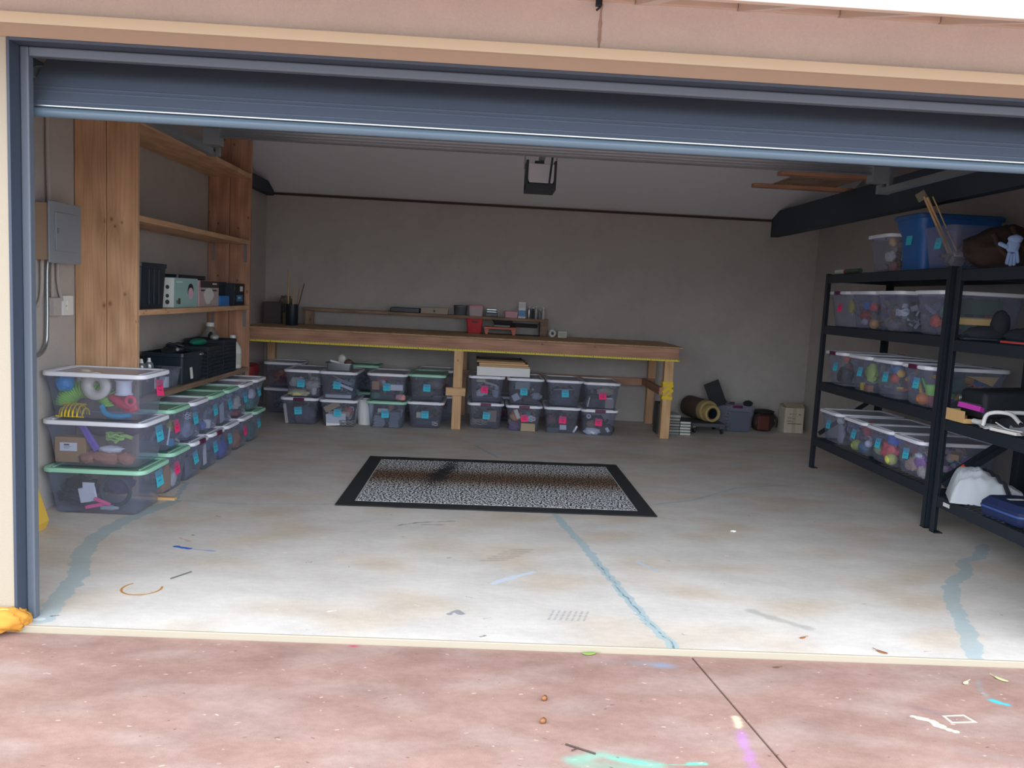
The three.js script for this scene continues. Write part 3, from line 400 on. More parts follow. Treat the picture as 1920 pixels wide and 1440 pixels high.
  S('white_wad', 'white folded plastic bag', 'bag', blob(0.07, 0.022, 0.04, 0.2), M.white, [-2.185, 0.365, -4.785], 'middle'); S('net_sack', 'lime and cream netting', 'net', merge([shape.coil(0.05, 0.005, 4), tube([[0, 0, 0], [0.05, 0.04, 0], [0.1, 0.03, 0]], 0.012)]), std('#a8cf6a', 0.6), [-2.165, 0.425, -4.79], 'middle'); S('dark_wrap', 'dark plum fabric roll', 'cloth', blob(0.17, 0.05, 0.07, 0.2), std('#57405c', 0.9), [-2.25, 0.43, -4.96], 'middle');
  S('black_cable', 'black coiled cable', 'cable', shape.coil(0.07, 0.009, 5), M.black, [-2.44, 0.04, -4.82], 'bottom'); S('black_cloth', 'black crumpled cloth', 'cloth', blob(0.1, 0.09, 0.06, 0.3), std('#22252d', 0.9), [-2.43, 0.02, -4.93], 'bottom'); S('tagged_pouch', 'white pouch with red edging and tag', 'pouch', merge([bx(-0.05, 0.05, 0, 0.09, -0.008, 0.008, 0.006).rotateZ(0.2), bx(-0.035, 0.035, 0.05, 0.12, 0.01, 0.012, 0.001)]), M.white, [-2.31, 0.06, -4.78], 'bottom');
  S('pink_clamp', 'hot pink clamp', 'clamp', merge([bx(-0.06, 0.06, 0, 0.022, -0.01, 0.01, 0.006).rotateZ(0.25), bx(-0.05, 0.05, 0, 0.02, -0.01, 0.01, 0.006).rotateZ(-0.35).translate(0.04, 0.03, 0.012)]), std('#ff5a9a', 0.4), [-2.27, 0.03, -4.775], 'bottom'); S('clear_bottle', 'small clear bottle lying flat', 'bottle', lathe([[0, 0], [0.016, 0], [0.018, 0.07], [0.01, 0.085], [0.01, 0.1], [0, 0.1]]).rotateZ(-Math.PI / 2).translate(-0.05, 0.018, 0), M.frosted, [-2.19, 0.012, -4.78], 'bottom'); S('plum_bundle', 'deep purple fabric bundle', 'cloth', blob(0.085, 0.07, 0.06, 0.22), std('#3c2f58', 0.85), [-2.17, 0.1, -4.86], 'bottom'); S('rubber_ring', 'large black rubber ring', 'ring', new THREE.TorusGeometry(0.085, 0.012, 8, 40), M.black, [-2.16, 0.13, -4.785], 'bottom');
}
// floor row below the wooden shelves
{
  const C = [-5.38, -5.745, -6.11, -6.48, -6.87, -7.27], up = [['green', 'pink', 0], ['white', 'cyan', 0], ['green', 'cyan', 0], ['green', 'cyan', 0], ['white', 'cyan', 0], ['white', 'cyan', 0]], lo = [['green', 'pink', 0], ['white', 'cyan', 1], ['white', 'cyan', 1], ['white', 'cyan', 0], ['white', 'pink', 0], ['green', 'cyan', 0]];
  const names = ['upper', 'lower'];
  [up, lo].forEach((row, r) => row.forEach(([lid, note, latch], i) => {
    const b = mk(`clear bin with ${lid} lid and ${note} note, ${names[r]} row under wooden shelves, ${nth[i]} from front`, 'bins under the wooden shelves', [-2.272, r ? 0 : 0.285, C[i] - (r ? 0.01 : 0)], Math.PI / 2, { w: 0.355, L: 0.575, lid, note, latch, ns: 0.085, nx: [-0.05, -0.1, 0.05, 0, 0.05, 0.1][i], ny: 0.55 });
    const where = `the ${names[r]} bin ${nth[i]} from front under wooden shelves`, pal = [[GREY, DARK, GREY, MIX, PALE, GREY], [PALE, GREY, GREY, ['#3f5fa8', '#54709f', '#7d8290'], WARM, ['#3a6f72', '#55858a', '#2f4a50']]][r][i];
    jumble(b, where, pal, [0.55, 0.7, 0.6, 0.7, 0.6, 0.6][i], 0.1);
    const sets = [[[['cloth', [0.05, 0.04], '#c8c070', 0.05, 0.05, 0.1, 'yellow crumpled net', 'net'], ['stick', [0.12, 0.006, 1.2], '#dfe3ea', -0.05, 0.03, 0.02, 'white bent hanger', 'hanger'], ['box', [0.04, 0.05, 0.03], '#4aa0d8', 0.04, 0.05, 0, 'blue small carton', 'box']], [['cloth', [0.09, 0.08], '#8d93a8', 0, 0.07, 0, 'grey folded fabric', 'cloth'], ['coil', [0.05, 0.003], '#e8e8ee', -0.03, 0.05, 0.13, 'white thin wire', 'wire']], [['cup', [0.03, 0.06], '#e4e4e0', 0.05, 0.06, 0, 'white plastic cup', 'cup'], ['ball', [0.035], '#566fb0', -0.05, 0.07, 0, 'blue round ball', 'ball']], [['box', [0.09, 0.12], '#8e3f4a', 0, 0.07, 0, 'maroon small carton', 'box'], ['sheet', [0.09, 0.15, 0.2], '#b8c4d0', -0.06, 0.03, 0, 'pale leaning card', 'card']], [['cloth', [0.08, 0.06], '#cfcabc', 0, 0.07, 0.05, 'cream plastic wrap', 'wrap'], ['box', [0.1, 0.03], '#b03a48', -0.02, 0.05, 0, 'red flat carton', 'box']], [['cloth', [0.07, 0.05], '#d8dde0', 0.03, 0.06, 0.08, 'white plastic sack', 'sack'], ['cloth', [0.07, 0.05], '#2f8f88', -0.03, 0.06, 0, 'teal rolled fabric', 'cloth']]],
      [[['box', [0.14, 0.17, 0.04], '#b98e62', -0.06, 0.06, 0, 'brown cardboard sleeve', 'box'], ['cloth', [0.05, 0.07], '#e2e2dc', 0.07, 0.06, 0, 'white crumpled bag', 'bag']], [['sheet', [0.14, 0.14, 0.05], '#6f7688', 0, 0.05, 0, 'slate grey board', 'board'], ['box', [0.12, 0.05], '#4a5060', 0.02, 0.09, 0, 'charcoal flat tin', 'tin']], [['sheet', [0.06, 0.15, 0.1], '#e8e8e4', -0.09, 0.03, 0.03, 'white hanging paper', 'paper'], ['box', [0.1, 0.1], '#5c6474', 0.05, 0.07, 0, 'grey metal tin', 'tin']], [['cloth', [0.1, 0.09], '#3c5aa8', 0, 0.07, 0, 'royal blue towel', 'towel']], [['cloth', [0.09, 0.08], '#a8704e', 0, 0.07, 0, 'rust brown blanket', 'blanket']], [['cloth', [0.1, 0.09], '#2f6a6c', 0, 0.07, 0, 'dark teal towel', 'towel']]]][r][i];
    inBin(b, where, sets);
  }));
}
// bins under the workbench
{
  const F = [[-1.855, -8.15], [-1.455, -8.115], [-0.98, -8.17], [-0.585, -8.26], [0.036, -8.395], [0.44, -8.34], [0.842, -8.34], [1.23, -8.285]];
  const lo = [['clear', 'cyan', 1], ['white', 'cyan', 0], ['green', 'cyan', 0], ['white', 'cyan', 0], ['clear', 'cyan', 1], ['clear', 'pink', 1], ['white', 'pink', 0], ['clear', 'pink', 1]], up = [['clear', 'cyan', 0], ['white', 'cyan', 0], ['white', 'cyan', 0], ['green', 'cyan', 0], ['white', 'pink', 0], ['white', 'cyan', 0], ['white', 'cyan', 0], ['white', 'pink', 0]];
  const Ls = [
    [['sheet', [0.03, 0.2, 0.15], '#d8d2c0', -0.13, 0.03, 0, 'cream long strip', 'strip'], ['cloth', [0.12, 0.1], '#3a4250', 0.02, 0.1, 0, 'charcoal folded blanket', 'blanket']],
    [['sheet', [0.2, 0.12, 0.08], '#eeeeea', -0.02, 0.012, 0, 'white paper packet', 'paper'], ['stack', [0.22, 0.05, 4], '#c8b898', 0, 0.09, 0.1, 'cream stacked pads', 'pad'], ['sheet', [0.16, 0.06, 0.5], '#b99c74', -0.06, 0.04, 0.13, 'tan card strip', 'card'], ['coil', [0.08, 0.004, 5], '#8a8a88', 0.08, 0.03, 0, 'grey wire loops', 'wire'], ['cloth', [0.05, 0.04], '#a8545a', 0.09, 0.06, 0.12, 'dull red wad', 'wad']],
    [['stack', [0.11, 0.12, 9], '#8f949c', -0.075, 0.09, 0, 'grey stacked cases', 'case'], ['stack', [0.1, 0.16, 11], '#777f8c', 0.08, 0.09, 0, 'slate stacked discs', 'disc case'], ['box', [0.1, 0.04], '#d8d4c8', -0.04, 0.06, 0.15, 'ivory small tray', 'tray'], ['ball', [0.03], '#a0785a', 0.04, 0.05, 0.18, 'brown round wooden ball', 'ball']],
    [['box', [0.05, 0.06], '#c9c4b4', -0.07, 0.04, 0.1, 'cream little box', 'box'], ['cloth', [0.13, 0.06], '#2c3248', 0, 0.09, 0, 'navy dark cloth', 'cloth'], ['stick', [0.14, 0.004, 0.1], '#b06a60', 0, 0.03, 0.1, 'thin reddish stick', 'stick'], ['coil', [0.03, 0.002, 2], '#e8e8e8', 0.1, 0.02, 0.02, 'white twist of wire', 'wire']],
    [['box', [0.1, 0.12, 0.03], '#8f7660', 0.07, 0.04, 0.07, 'brown tilted carton', 'carton'], ['coil', [0.09, 0.005, 4], '#9a9484', -0.07, 0.05, 0.02, 'beige tangled cord', 'cord'], ['cloth', [0.12, 0.06], '#3a4150', 0, 0.15, 0, 'dark grey bundle', 'bundle']],
    [['box', [0.15, 0.08, 0.05], '#e6c67e', 0.05, 0.04, 0, 'yellow shallow wooden box', 'box'], ['cloth', [0.06, 0.05], '#6a4a70', -0.1, 0.05, 0, 'mauve wool ball', 'yarn'], ['coil', [0.06, 0.007, 3], '#eeeeee', 0.06, 0.04, 0.09, 'white rope tangle', 'rope'], ['cloth', [0.06, 0.05], '#c8834e', -0.08, 0.07, 0.1, 'orange brown cloth', 'cloth'], ['box', [0.05, 0.06], '#2f7f80', 0.05, 0.1, 0.14, 'teal small box', 'box'], ['sheet', [0.04, 0.1, 0.4], '#e8dfc8', -0.05, 0.03, 0.12, 'cream leaning tag', 'tag']],
    [['box', [0.07, 0.05, 0.03], '#e0e2e2', 0.02, 0.04, 0.03, 'white label box', 'box'], ['box', [0.12, 0.05], '#3c4656', -0.09, 0.05, 0, 'slate low tin', 'tin'], ['cloth', [0.05, 0.05], '#6a3a44', -0.1, 0.08, 0.08, 'wine red cloth', 'cloth'], ['sheet', [0.02, 0.08, -0.5], '#dfe6ec', 0.13, 0.03, 0, 'white slim file', 'tool'], ['cloth', [0.1, 0.05], '#2a2d36', 0.03, 0.13, 0.05, 'black soft bundle', 'bundle']],
    [['roll', [0.025, 0.02], '#d8dade', -0.11, 0.03, 0.17, 'white small tape roll', 'tape'], ['cloth', [0.08, 0.04], '#e2e4e6', -0.06, 0.05, 0, 'white rag heap', 'rag'], ['cloth', [0.05, 0.04], '#93745e', -0.07, 0.08, 0.07, 'brown round wad', 'wad'], ['cloth', [0.09, 0.06], '#272a33', 0.08, 0.09, 0, 'black folded cloth', 'cloth'], ['sheet', [0.03, 0.05, 0.6], '#dde2e8', 0.11, 0.03, 0.03, 'white chip of plastic', 'plastic']]];
  const Us = [
    [['cloth', [0.1, 0.035, 0.03], '#d6cf96', -0.05, 0.035, 0, 'pale yellow sheet of felt', 'felt'], ['cloth', [0.08, 0.05], '#b4b0a4', 0.08, 0.07, 0.07, 'beige soft packing', 'packing'], ['cup', [0.03, 0.07], '#d8d6cc', 0.1, 0.05, 0.02, 'ivory plastic funnel', 'funnel'], ['cloth', [0.07, 0.05], '#c8c4b4', -0.08, 0.09, 0.09, 'cream crumpled paper', 'paper']],
    [['sheet', [0.15, 0.025, -0.35], '#e8e8e4', 0.07, 0.03, 0.08, 'white narrow bar', 'bar'], ['box', [0.26, 0.035, 0.04], '#d4d4cc', 0, 0.05, 0, 'white long flat box', 'box'], ['sheet', [0.16, 0.03, -0.3], '#7f95b0', 0.05, 0.06, 0.13, 'blue grey strip', 'strip'], ['stick', [0.18, 0.006, -0.4], '#a8906e', 0.02, 0.05, 0.15, 'tan slim stick', 'stick']],
    [['box', [0.2, 0.06, 0.05], '#eeeeee', 0.06, 0.04, 0.1, 'white lumpy foam tray', 'tray'], ['box', [0.075, 0.085, 0.05], '#b8865e', -0.12, 0.05, 0.1, 'brown small carton', 'carton'], ['cloth', [0.05, 0.035], '#e8a0a4', 0.14, 0.04, 0, 'pink soft toy', 'toy'], ['cloth', [0.05, 0.04], '#3f7a68', -0.12, 0.05, 0, 'green crushed bag', 'bag'], ['stick', [0.17, 0.008, 0.2], '#c23b4a', -0.04, 0.06, 0.19, 'red long wand', 'wand']],
    [['cloth', [0.1, 0.07], '#4a4c46', -0.03, 0.08, 0.02, 'olive dark cloth', 'cloth'], ['cloth', [0.07, 0.05], '#67675e', 0.08, 0.08, 0.12, 'grey green wad', 'wad']],
    [['coil', [0.05, 0.005, 4], '#e0e2e6', -0.04, 0.04, 0.06, 'white bundled cable', 'cable'], ['cloth', [0.04, 0.04], '#d8d8da', -0.06, 0.06, 0.05, 'white round lump', 'sponge'], ['sheet', [0.22, 0.02, -0.25], '#a9a9a2', 0, 0.06, 0.16, 'grey clear rod', 'rod'], ['cup', [0.04, 0.07], '#9aa4b4', 0.1, 0.06, 0.05, 'grey blue jar', 'jar'], ['cloth', [0.05, 0.02], '#e2dcb8', -0.06, 0.06, 0.2, 'cream paper scrap', 'paper']],
    [['sheet', [0.07, 0.07, 0.5], '#b8bcc0', -0.08, 0.03, 0.02, 'silver square tile', 'tile'], ['cloth', [0.05, 0.04], '#9aa0a6', 0.12, 0.05, 0.05, 'grey soft lump', 'lump'], ['sheet', [0.15, 0.08, 0], '#8f928e', -0.03, 0.06, 0.15, 'dull grey sleeve', 'sleeve'], ['cloth', [0.08, 0.06], '#2e323c', 0.06, 0.1, 0, 'black loose bag', 'bag']],
    [['cloth', [0.13, 0.08], '#474c5c', 0, 0.09, 0, 'slate quilted cloth', 'cloth'], ['sheet', [0.22, 0.01, 0.05], '#8c93a2', 0, 0.05, 0.16, 'grey slim rule', 'rule']],
    [['box', [0.09, 0.1], '#9a8f88', 0.09, 0.06, 0, 'taupe upright carton', 'carton'], ['sheet', [0.08, 0.012, 0], '#e4e8ea', 0.08, 0.03, 0.1, 'white thin ruler', 'ruler'], ['stick', [0.1, 0.008, 1.4], '#d0d4d8', -0.13, 0.04, 0, 'white upright tube', 'tube'], ['cloth', [0.1, 0.06], '#3c3f49', -0.02, 0.1, 0, 'dark shaggy cloth', 'cloth'], ['cloth', [0.08, 0.05], '#a49c80', 0.05, 0.09, 0.13, 'khaki folded bag', 'bag']]];
  const pl = [DARK, PALE, GREY, DARK, DARK, WARM, DARK, DARK], pu = [PALE, GREY, MIX, DARK, GREY, GREY, DARK, DARK];
  F.forEach(([x, z], i) => {
    const w = i === 2 ? 0.415 : 0.39, zc = z - 0.29, sq = i < 4 ? i : i;
    const wh = (r) => `the ${r} bin ${nth[i]} from left under workbench`, lb = (r, [lid, note]) => `clear bin with ${note} note, ${r} row under workbench, ${nth[i]} from left`;
    const b = mk(lb('lower', lo[i]), 'bins under the workbench', [x, 0, zc], 0, { w, lid: lo[i][0], note: lo[i][1], latch: lo[i][2], nx: [-0.03, -0.02, -0.02, -0.01, 0.03, 0.02, 0.02, -0.02][i], ny: 0.52 });
    jumble(b, wh('lower'), pl[i], 0.62, 0.13); inBin(b, wh('lower'), Ls[i]);
    const u = mk(lb('upper', up[i]), 'bins under the workbench', [x + [0.03, -0.012, 0, 0.005, -0.002, 0.003, 0.012, 0.01][i], 0.285, zc], 0, { w, lid: up[i][0], note: up[i][1], latch: up[i][2], nx: [-0.05, -0.02, 0, 0, -0.05, -0.04, 0.02, 0.02][i], ny: 0.5 });
    jumble(u, wh('upper'), pu[i], 0.6, 0.13); inBin(u, wh('upper'), Us[i]);
  });
  // second row behind
  for (const [x, z, l, n, words] of [[-2.2, -9.06, 'white', 2, 'behind the leftmost workbench bins'], [-1.36, -9.06, 'green', 2, 'behind the gap by the white bucket'], [-0.53, -9.05, 'white', 2, 'behind the green-lidded bin by the centre leg'], [0.3, -9.24, 'white', 1, 'behind the picture frame pile']])
    for (let k = 0; k < n; k++) { const b = mk(`${k ? 'topmost' : 'floor-standing'} shaded bin in the back row ${words}`, 'back row of bins under the workbench', [x, k * 0.285 + (l === 'green' && k ? 0.012 : 0), z], 0, { w: 0.42, L: 0.44, lid: l }); jumble(b, `the ${k ? 'topmost' : 'floor'} back row bin ${words}`, [GREY, WARM, DARK][Math.floor(rnd() * 3)], 0.6, 0.05, 30); }
}
// bins on the far rack, short ends to the room
{
  const rows = [
    ['second', 1.29, 0.3, 0.4, [-6.88, -6.47, -6.03, -5.46], [['clear', 'pink', 1], ['white', null, 0], ['white', null, 0], ['white', null, 0]], [['#8a8f98', '#c8b850', '#9aa0a8', '#b08a7a'], MIX, ['#8d9096', '#b4b4b4', '#3a3f48', '#2c4a40', '#d8dade'], ['#a84a3c', '#4f9070', '#7d8290', '#7c5a6a', '#94989e']]],
    ['third', 0.79, 0.285, 0.38, [-6.86, -6.4, -5.98, -5.54], [['clear', 'cyan', 1], ['white', 'cyan', 0], ['white', 'cyan', 0], ['clear', 'cyan', 1]], [['#2a2d36', '#c8643c', '#3a3d48', '#8a3f34'], GREENS, ['#3f7fc0', '#e0b040', '#7a5a50', '#cf5a3a', '#555'], MIX]],
    ['bottom', 0.288, 0.27, 0.4, [-6.86, -6.37, -5.96, -5.545], [['white', 'cyan', 0], ['white', 'cyan', 0], ['white', 'cyan', 0], ['white', 'cyan', 0]], [GREY, ['#b03a48', '#8f3040', '#b8c85a', '#3f6f8f', '#c8ccd0'], ['#3f74c8', '#f0605a', '#d8d070', '#a8b070', '#f08a80'], ['#d8b8c0', '#b07ac0', '#c8c8b0', '#90a8b8', '#d8a878']]]];
  const its = {
    second0: [['cloth', [0.05, 0.06], '#b8a840', 0.08, 0.06, 0.12, 'mustard yellow cloth', 'cloth']], second1: [['ball', [0.035], '#3f7fc8', -0.03, 0.05, 0.15, 'blue small ball', 'ball'], ['ball', [0.035], '#d03048', 0.08, 0.05, 0.14, 'red small ball', 'ball'], ['ball', [0.04], '#d89a50', 0.09, 0.06, 0, 'amber round ornament', 'ornament'], ['ball', [0.03], '#b8b0c8', -0.05, 0.05, 0.02, 'lilac small ball', 'ball'], ['cloth', [0.07, 0.04], '#b0483c', -0.08, 0.06, 0.07, 'brick red cloth', 'cloth']], second2: [['coil', [0.07, 0.005, 5], '#e4e6ea', 0.07, 0.06, 0.1, 'white snowy tinsel', 'tinsel'], ['cloth', [0.07, 0.05], '#8a8a8c', -0.05, 0.06, 0, 'grey fluffy garland', 'garland']], second3: [['cloth', [0.05, 0.045], '#e0553c', -0.02, 0.05, 0.05, 'red orange bow', 'bow'], ['cloth', [0.05, 0.05], '#4f9a74', 0.06, 0.07, 0.12, 'green crumpled ribbon', 'ribbon'], ['cloth', [0.07, 0.05], '#74787f', 0.0, 0.1, 0, 'grey felt lump', 'felt']],
    third0: [['cloth', [0.05, 0.04], '#d8704a', 0.08, 0.05, 0.2, 'orange folded cloth', 'cloth'], ['cloth', [0.1, 0.07], '#26282f', 0, 0.08, 0.02, 'black dress-up cloth', 'cloth']], third1: [['cloth', [0.07, 0.08], '#b8cf58', 0.06, 0.06, 0.08, 'lime soft toy', 'toy'], ['cup', [0.02, 0.06], '#e0c83c', -0.04, 0.04, 0, 'yellow toy cup', 'cup'], ['box', [0.06, 0.05], '#b0704c', 0.05, 0.05, 0, 'brown toy block', 'block']], third2: [['cloth', [0.08, 0.04], '#3f7fb8', 0.03, 0.06, 0.18, 'blue toy hat', 'hat'], ['ball', [0.035], '#d85a3c', 0.03, 0.05, 0.11, 'orange toy ball', 'ball'], ['ball', [0.03], '#e8b040', 0.11, 0.05, 0.16, 'yellow toy ball', 'ball']], third3: [['cup', [0.06, 0.07], '#8fd84a', 0.09, 0.07, 0.08, 'bright green bowl', 'bowl'], ['ball', [0.045], '#e07f3a', 0, 0.05, 0, 'orange rubber ball', 'ball'], ['stick', [0.1, 0.012, -1], '#e8b84a', -0.03, 0.04, 0.06, 'yellow toy hammer', 'toy'], ['stick', [0.08, 0.008, -0.8], '#6fcf6a', 0.02, 0.035, 0.12, 'green slim stick', 'stick'], ['cloth', [0.07, 0.06], '#a03a50', 0.08, 0.09, 0, 'crimson cloth', 'cloth']],
    bottom0: [['ball', [0.035], '#d0d0c8', 0.05, 0.06, 0.16, 'white round doll', 'toy'], ['cloth', [0.05, 0.09], '#8f8f98', 0.06, 0.07, 0, 'grey doll body', 'doll']], bottom1: [['cloth', [0.09, 0.06], '#b8384a', 0.06, 0.07, 0.15, 'red plush cushion', 'cushion'], ['ball', [0.045], '#c4d060', -0.09, 0.05, 0, 'lime green ball', 'ball'], ['ball', [0.05], '#3f7090', 0.03, 0.06, 0, 'steel blue ball', 'ball'], ['ball', [0.03], '#d8dce0', 0.11, 0.05, 0.06, 'white little ball', 'ball']], bottom2: [['cloth', [0.08, 0.05], '#2f6fd0', 0.07, 0.06, 0.15, 'bright blue plush', 'plush'], ['cloth', [0.1, 0.07], '#f4565c', 0.0, 0.07, 0.04, 'coral red plush', 'plush'], ['ball', [0.045], '#d8d86a', 0.09, 0.04, 0, 'yellow soft ball', 'ball'], ['ball', [0.04], '#a8bf7a', -0.11, 0.05, 0.04, 'sage green ball', 'ball']], bottom3: [['cloth', [0.07, 0.06], '#c8a890', -0.06, 0.06, 0.02, 'beige plush animal', 'plush'], ['cloth', [0.06, 0.05], '#a868b8', 0.05, 0.06, 0.06, 'violet plush', 'plush'], ['cloth', [0.04, 0.02], '#eeeef0', 0.05, 0.04, 0.13, 'white tissue scrap', 'tissue'], ['cloth', [0.06, 0.05], '#d8c8b8', 0.09, 0.06, 0, 'cream plush', 'plush'], ['box', [0.04, 0.05], '#3f4450', -0.08, 0.04, 0.09, 'black square button', 'toy']] };
  rows.forEach(([r, y, h, w, zs, o, pals]) => zs.forEach((z, i) => {
    const [lid, note, latch] = o[i], b = mk(`clear bin on the ${r} shelf of the far rack, ${nth[i]} from its far end`, 'bins on the far rack', [3.295, y, z], -Math.PI / 2, { w, L: 0.6, h, lid, note, latch, nx: r === 'bottom' ? -0.08 : 0, ny: 0.55 });
    const where = `the ${r} shelf bin ${nth[i]} from the far rack end`; jumble(b, where, pals[i], 0.7, 0.12, 60); inBin(b, where, its[r + i] || []);
    if (i === 3) { const side = (geo, c, p, words, cat, ry = 0) => solo(words.split(' ').slice(1).join('_'), words + ' seen through the near side of the ' + r + ' shelf bins', cat, geo, col(c), p, ry); if (r === 'second') { side(bx(-0.15, 0.15, 0, 0.1, -0.01, 0.01, 0.006), '#3f5f48', [3.28, 1.44, -5.305], 'green wrapping sheet', 'sheet'); side(bx(-0.15, 0.15, 0, 0.05, -0.01, 0.01, 0.006), '#e0c48c', [3.28, 1.37, -5.3], 'cream fabric strip', 'fabric'); } else if (r === 'third') { side(extr([[-0.12, 0.06], [0.1, 0.06], [0.06, 0.0], [-0.02, 0.03]], 0.006), '#dcb878', [3.42, 0.96, -5.4], 'cream paper flap', 'paper'); side(blob(0.08, 0.045, 0.02), '#b07848', [3.4, 0.87, -5.4], 'orange plush cushion', 'cushion'); side(blob(0.1, 0.06, 0.02), '#2f5f58', [3.2, 0.9, -5.4], 'dark green jersey', 'cloth'); } }
  }));
  const b = mk('clear bin of craft bits on the rack top beside the blue tote', null, [3.3, 1.741, -6.27], -Math.PI / 2, { w: 0.38, L: 0.6, h: 0.285, lid: 'white' }); jumble(b, 'the far clear bin on the rack top', PALE, 0.8, 0.12, 60);
  inBin(b, 'the far clear bin on the rack top', [['ball', [0.035], '#d8b070', 0.07, 0.05, 0.19, 'tan round ball', 'ball'], ['cloth', [0.06, 0.045], '#dcdad4', 0.03, 0.06, 0.08, 'white stuffed cloth', 'cloth'], ['cloth', [0.05, 0.04], '#a85a58', 0.1, 0.06, 0, 'dull red pouch', 'pouch'], ['cloth', [0.06, 0.035], '#b8a0a0', -0.06, 0.06, 0, 'pinkish cloth', 'cloth']]);
  const d = mk('clear bin with cyan note and sticks poking out on the rack top', null, [3.3, 1.741, -5.46], -Math.PI / 2, { w: 0.4, L: 0.6, h: 0.29, lid: 'none', note: 'cyan', ny: 0.58, nx: 0.02 }); jumble(d, 'the open clear bin on the rack top', ['#9a8a90', '#c8c4c8', '#7a6a74', '#b09098'], 0.55, 0.08, 60);
  const st = [[[3.14, 1.85, -5.5], [2.98, 2.235, -5.6]], [[3.17, 1.85, -5.52], [2.995, 2.23, -5.585]], [[3.2, 1.85, -5.5], [3.03, 2.235, -5.58]]];
  st.forEach(([p, q], i) => solo('wooden_stick', `thin pale wooden stick, ${['leftmost', 'middle', 'rightmost'][i]} of three poking up from the open rack top bin`, 'stick', rod(p, q, i === 2 ? 0.005 : 0.009), M.tan));
  solo('paper_flag', 'small grey flag on the tips of the wooden sticks', 'flag', bx(-0.04, 0.03, -0.03, 0.03, -0.003, 0.003, 0.001).rotateZ(0.6), col('#8d8a7c'), [2.965, 2.24, -5.6]);
  const t = thing('blue_tote', 'opaque blue plastic tote with cyan note on the rack top', 'tote', [3.33, 1.74, -5.88], -Math.PI / 2);
  part(t, 'body', loft([{ hx: 0.15, hz: 0.25, r: 0.05, y: 0 }, { hx: 0.165, hz: 0.27, r: 0.06, y: 0.25 }, { hx: 0.18, hz: 0.3, r: 0.06, y: 0.31 }, { hx: 0.19, hz: 0.31, r: 0.06, y: 0.375 }], true, false), std('#2a62a6', 0.45)); part(t, 'lid', loft([{ hx: 0.195, hz: 0.32, r: 0.06, y: 0.365 }, { hx: 0.2, hz: 0.325, r: 0.06, y: 0.37 }, { hx: 0.2, hz: 0.325, r: 0.06, y: 0.39 }, { hx: 0.19, hz: 0.315, r: 0.06, y: 0.4 }], true, true), std('#265892', 0.4));
  const n = part(t, 'note', bx(-0.04, 0.04, -0.055, 0.055, 0, 0.0015, 0), M.cyan, 'cyan sticky note'); n.position.set(-0.01, 0.24, 0.271); n.rotation.x = -0.08;
}

// ---------- rug ----------
{
  const W = 1024, H = 784, [c, g] = cv(W, H);
  fillNoise(c, g, [0, 0, 0], (x, y) => {
    const v = y / H, u = x / W, band = Math.exp(-(((v - 0.42) / 0.15) ** 2)), dark = 1.1 * Math.exp(-(((u - 0.27 - 0.06 * (0.4 - v) * 2 + 0.012 * n2(v * 9, 2)) / 0.035) ** 2)) * Math.exp(-(((v - 0.3) / 0.28) ** 2)) + 0.35 * Math.exp(-(((v - 0.82) / 0.1) ** 2)) * 0;
    const f = n2(x / 11, y / 15) + 0.5 * n2(x / 5, y / 8 + 50) + 0.1 - 0.2 * band - 0.9 * dark, lit = f > 0;
    if (!lit) return [22, 24, 28];
    const k = Math.min(1, f * 3) * 0.35 + 0.65, br = Math.min(1, band * 1.15);
    return [(236 - 76 * br) * k, (240 - 118 * br) * k, (242 - 150 * br) * k];
  });
  const C = [[-0.923, -6.73], [1.177, -6.825], [1.191, -5.188], [-0.923, -5.145]], at = (u, v) => [0, 1].map((k) => (C[0][k] * (1 - u) + C[1][k] * u) * (1 - v) + (C[3][k] * (1 - u) + C[2][k] * u) * v);
  const sheet = (m0, m1, y0, th, nu, nv) => { const gx = new THREE.BoxGeometry(1, th, 1, nu, 1, nv), p = gx.attributes.position, uv = gx.attributes.uv; for (let i = 0; i < p.count; i++) { const u = m0 + (p.getX(i) + 0.5) * (1 - 2 * m0), v = m1 + (p.getZ(i) + 0.5) * (1 - 2 * m1), [x, z] = at(u, v), e = Math.max(0, 1 - Math.min(v, 1 - v) / 0.06), w = 0.004 * e * Math.max(0, n2(u * 7, v > 0.5 ? 3 : 9)); uv.setXY(i, (p.getX(i) + 0.5), 0.5 - p.getZ(i)); p.setXYZ(i, x, y0 + th / 2 + p.getY(i) + w, z); } gx.computeVertexNormals(); return gx; };
  const t = thing('rug', 'black bordered rug with fine black, white and brown animal print flecks on the floor', 'rug');
  part(t, 'border', sheet(0, 0, 0.0005, 0.008, 60, 40), std('#1d2024', 0.95)); part(t, 'trim_line', sheet(0.052, 0.07, 0.0015, 0.0078, 60, 40), std('#b8b8b4', 0.95), 'thin pale line inside the border'); part(t, 'pile_field', sheet(0.056, 0.074, 0.002, 0.0085, 60, 40), std('#ffffff', 0.95, { map: tex(c, false) }), 'flecked animal print field');
}
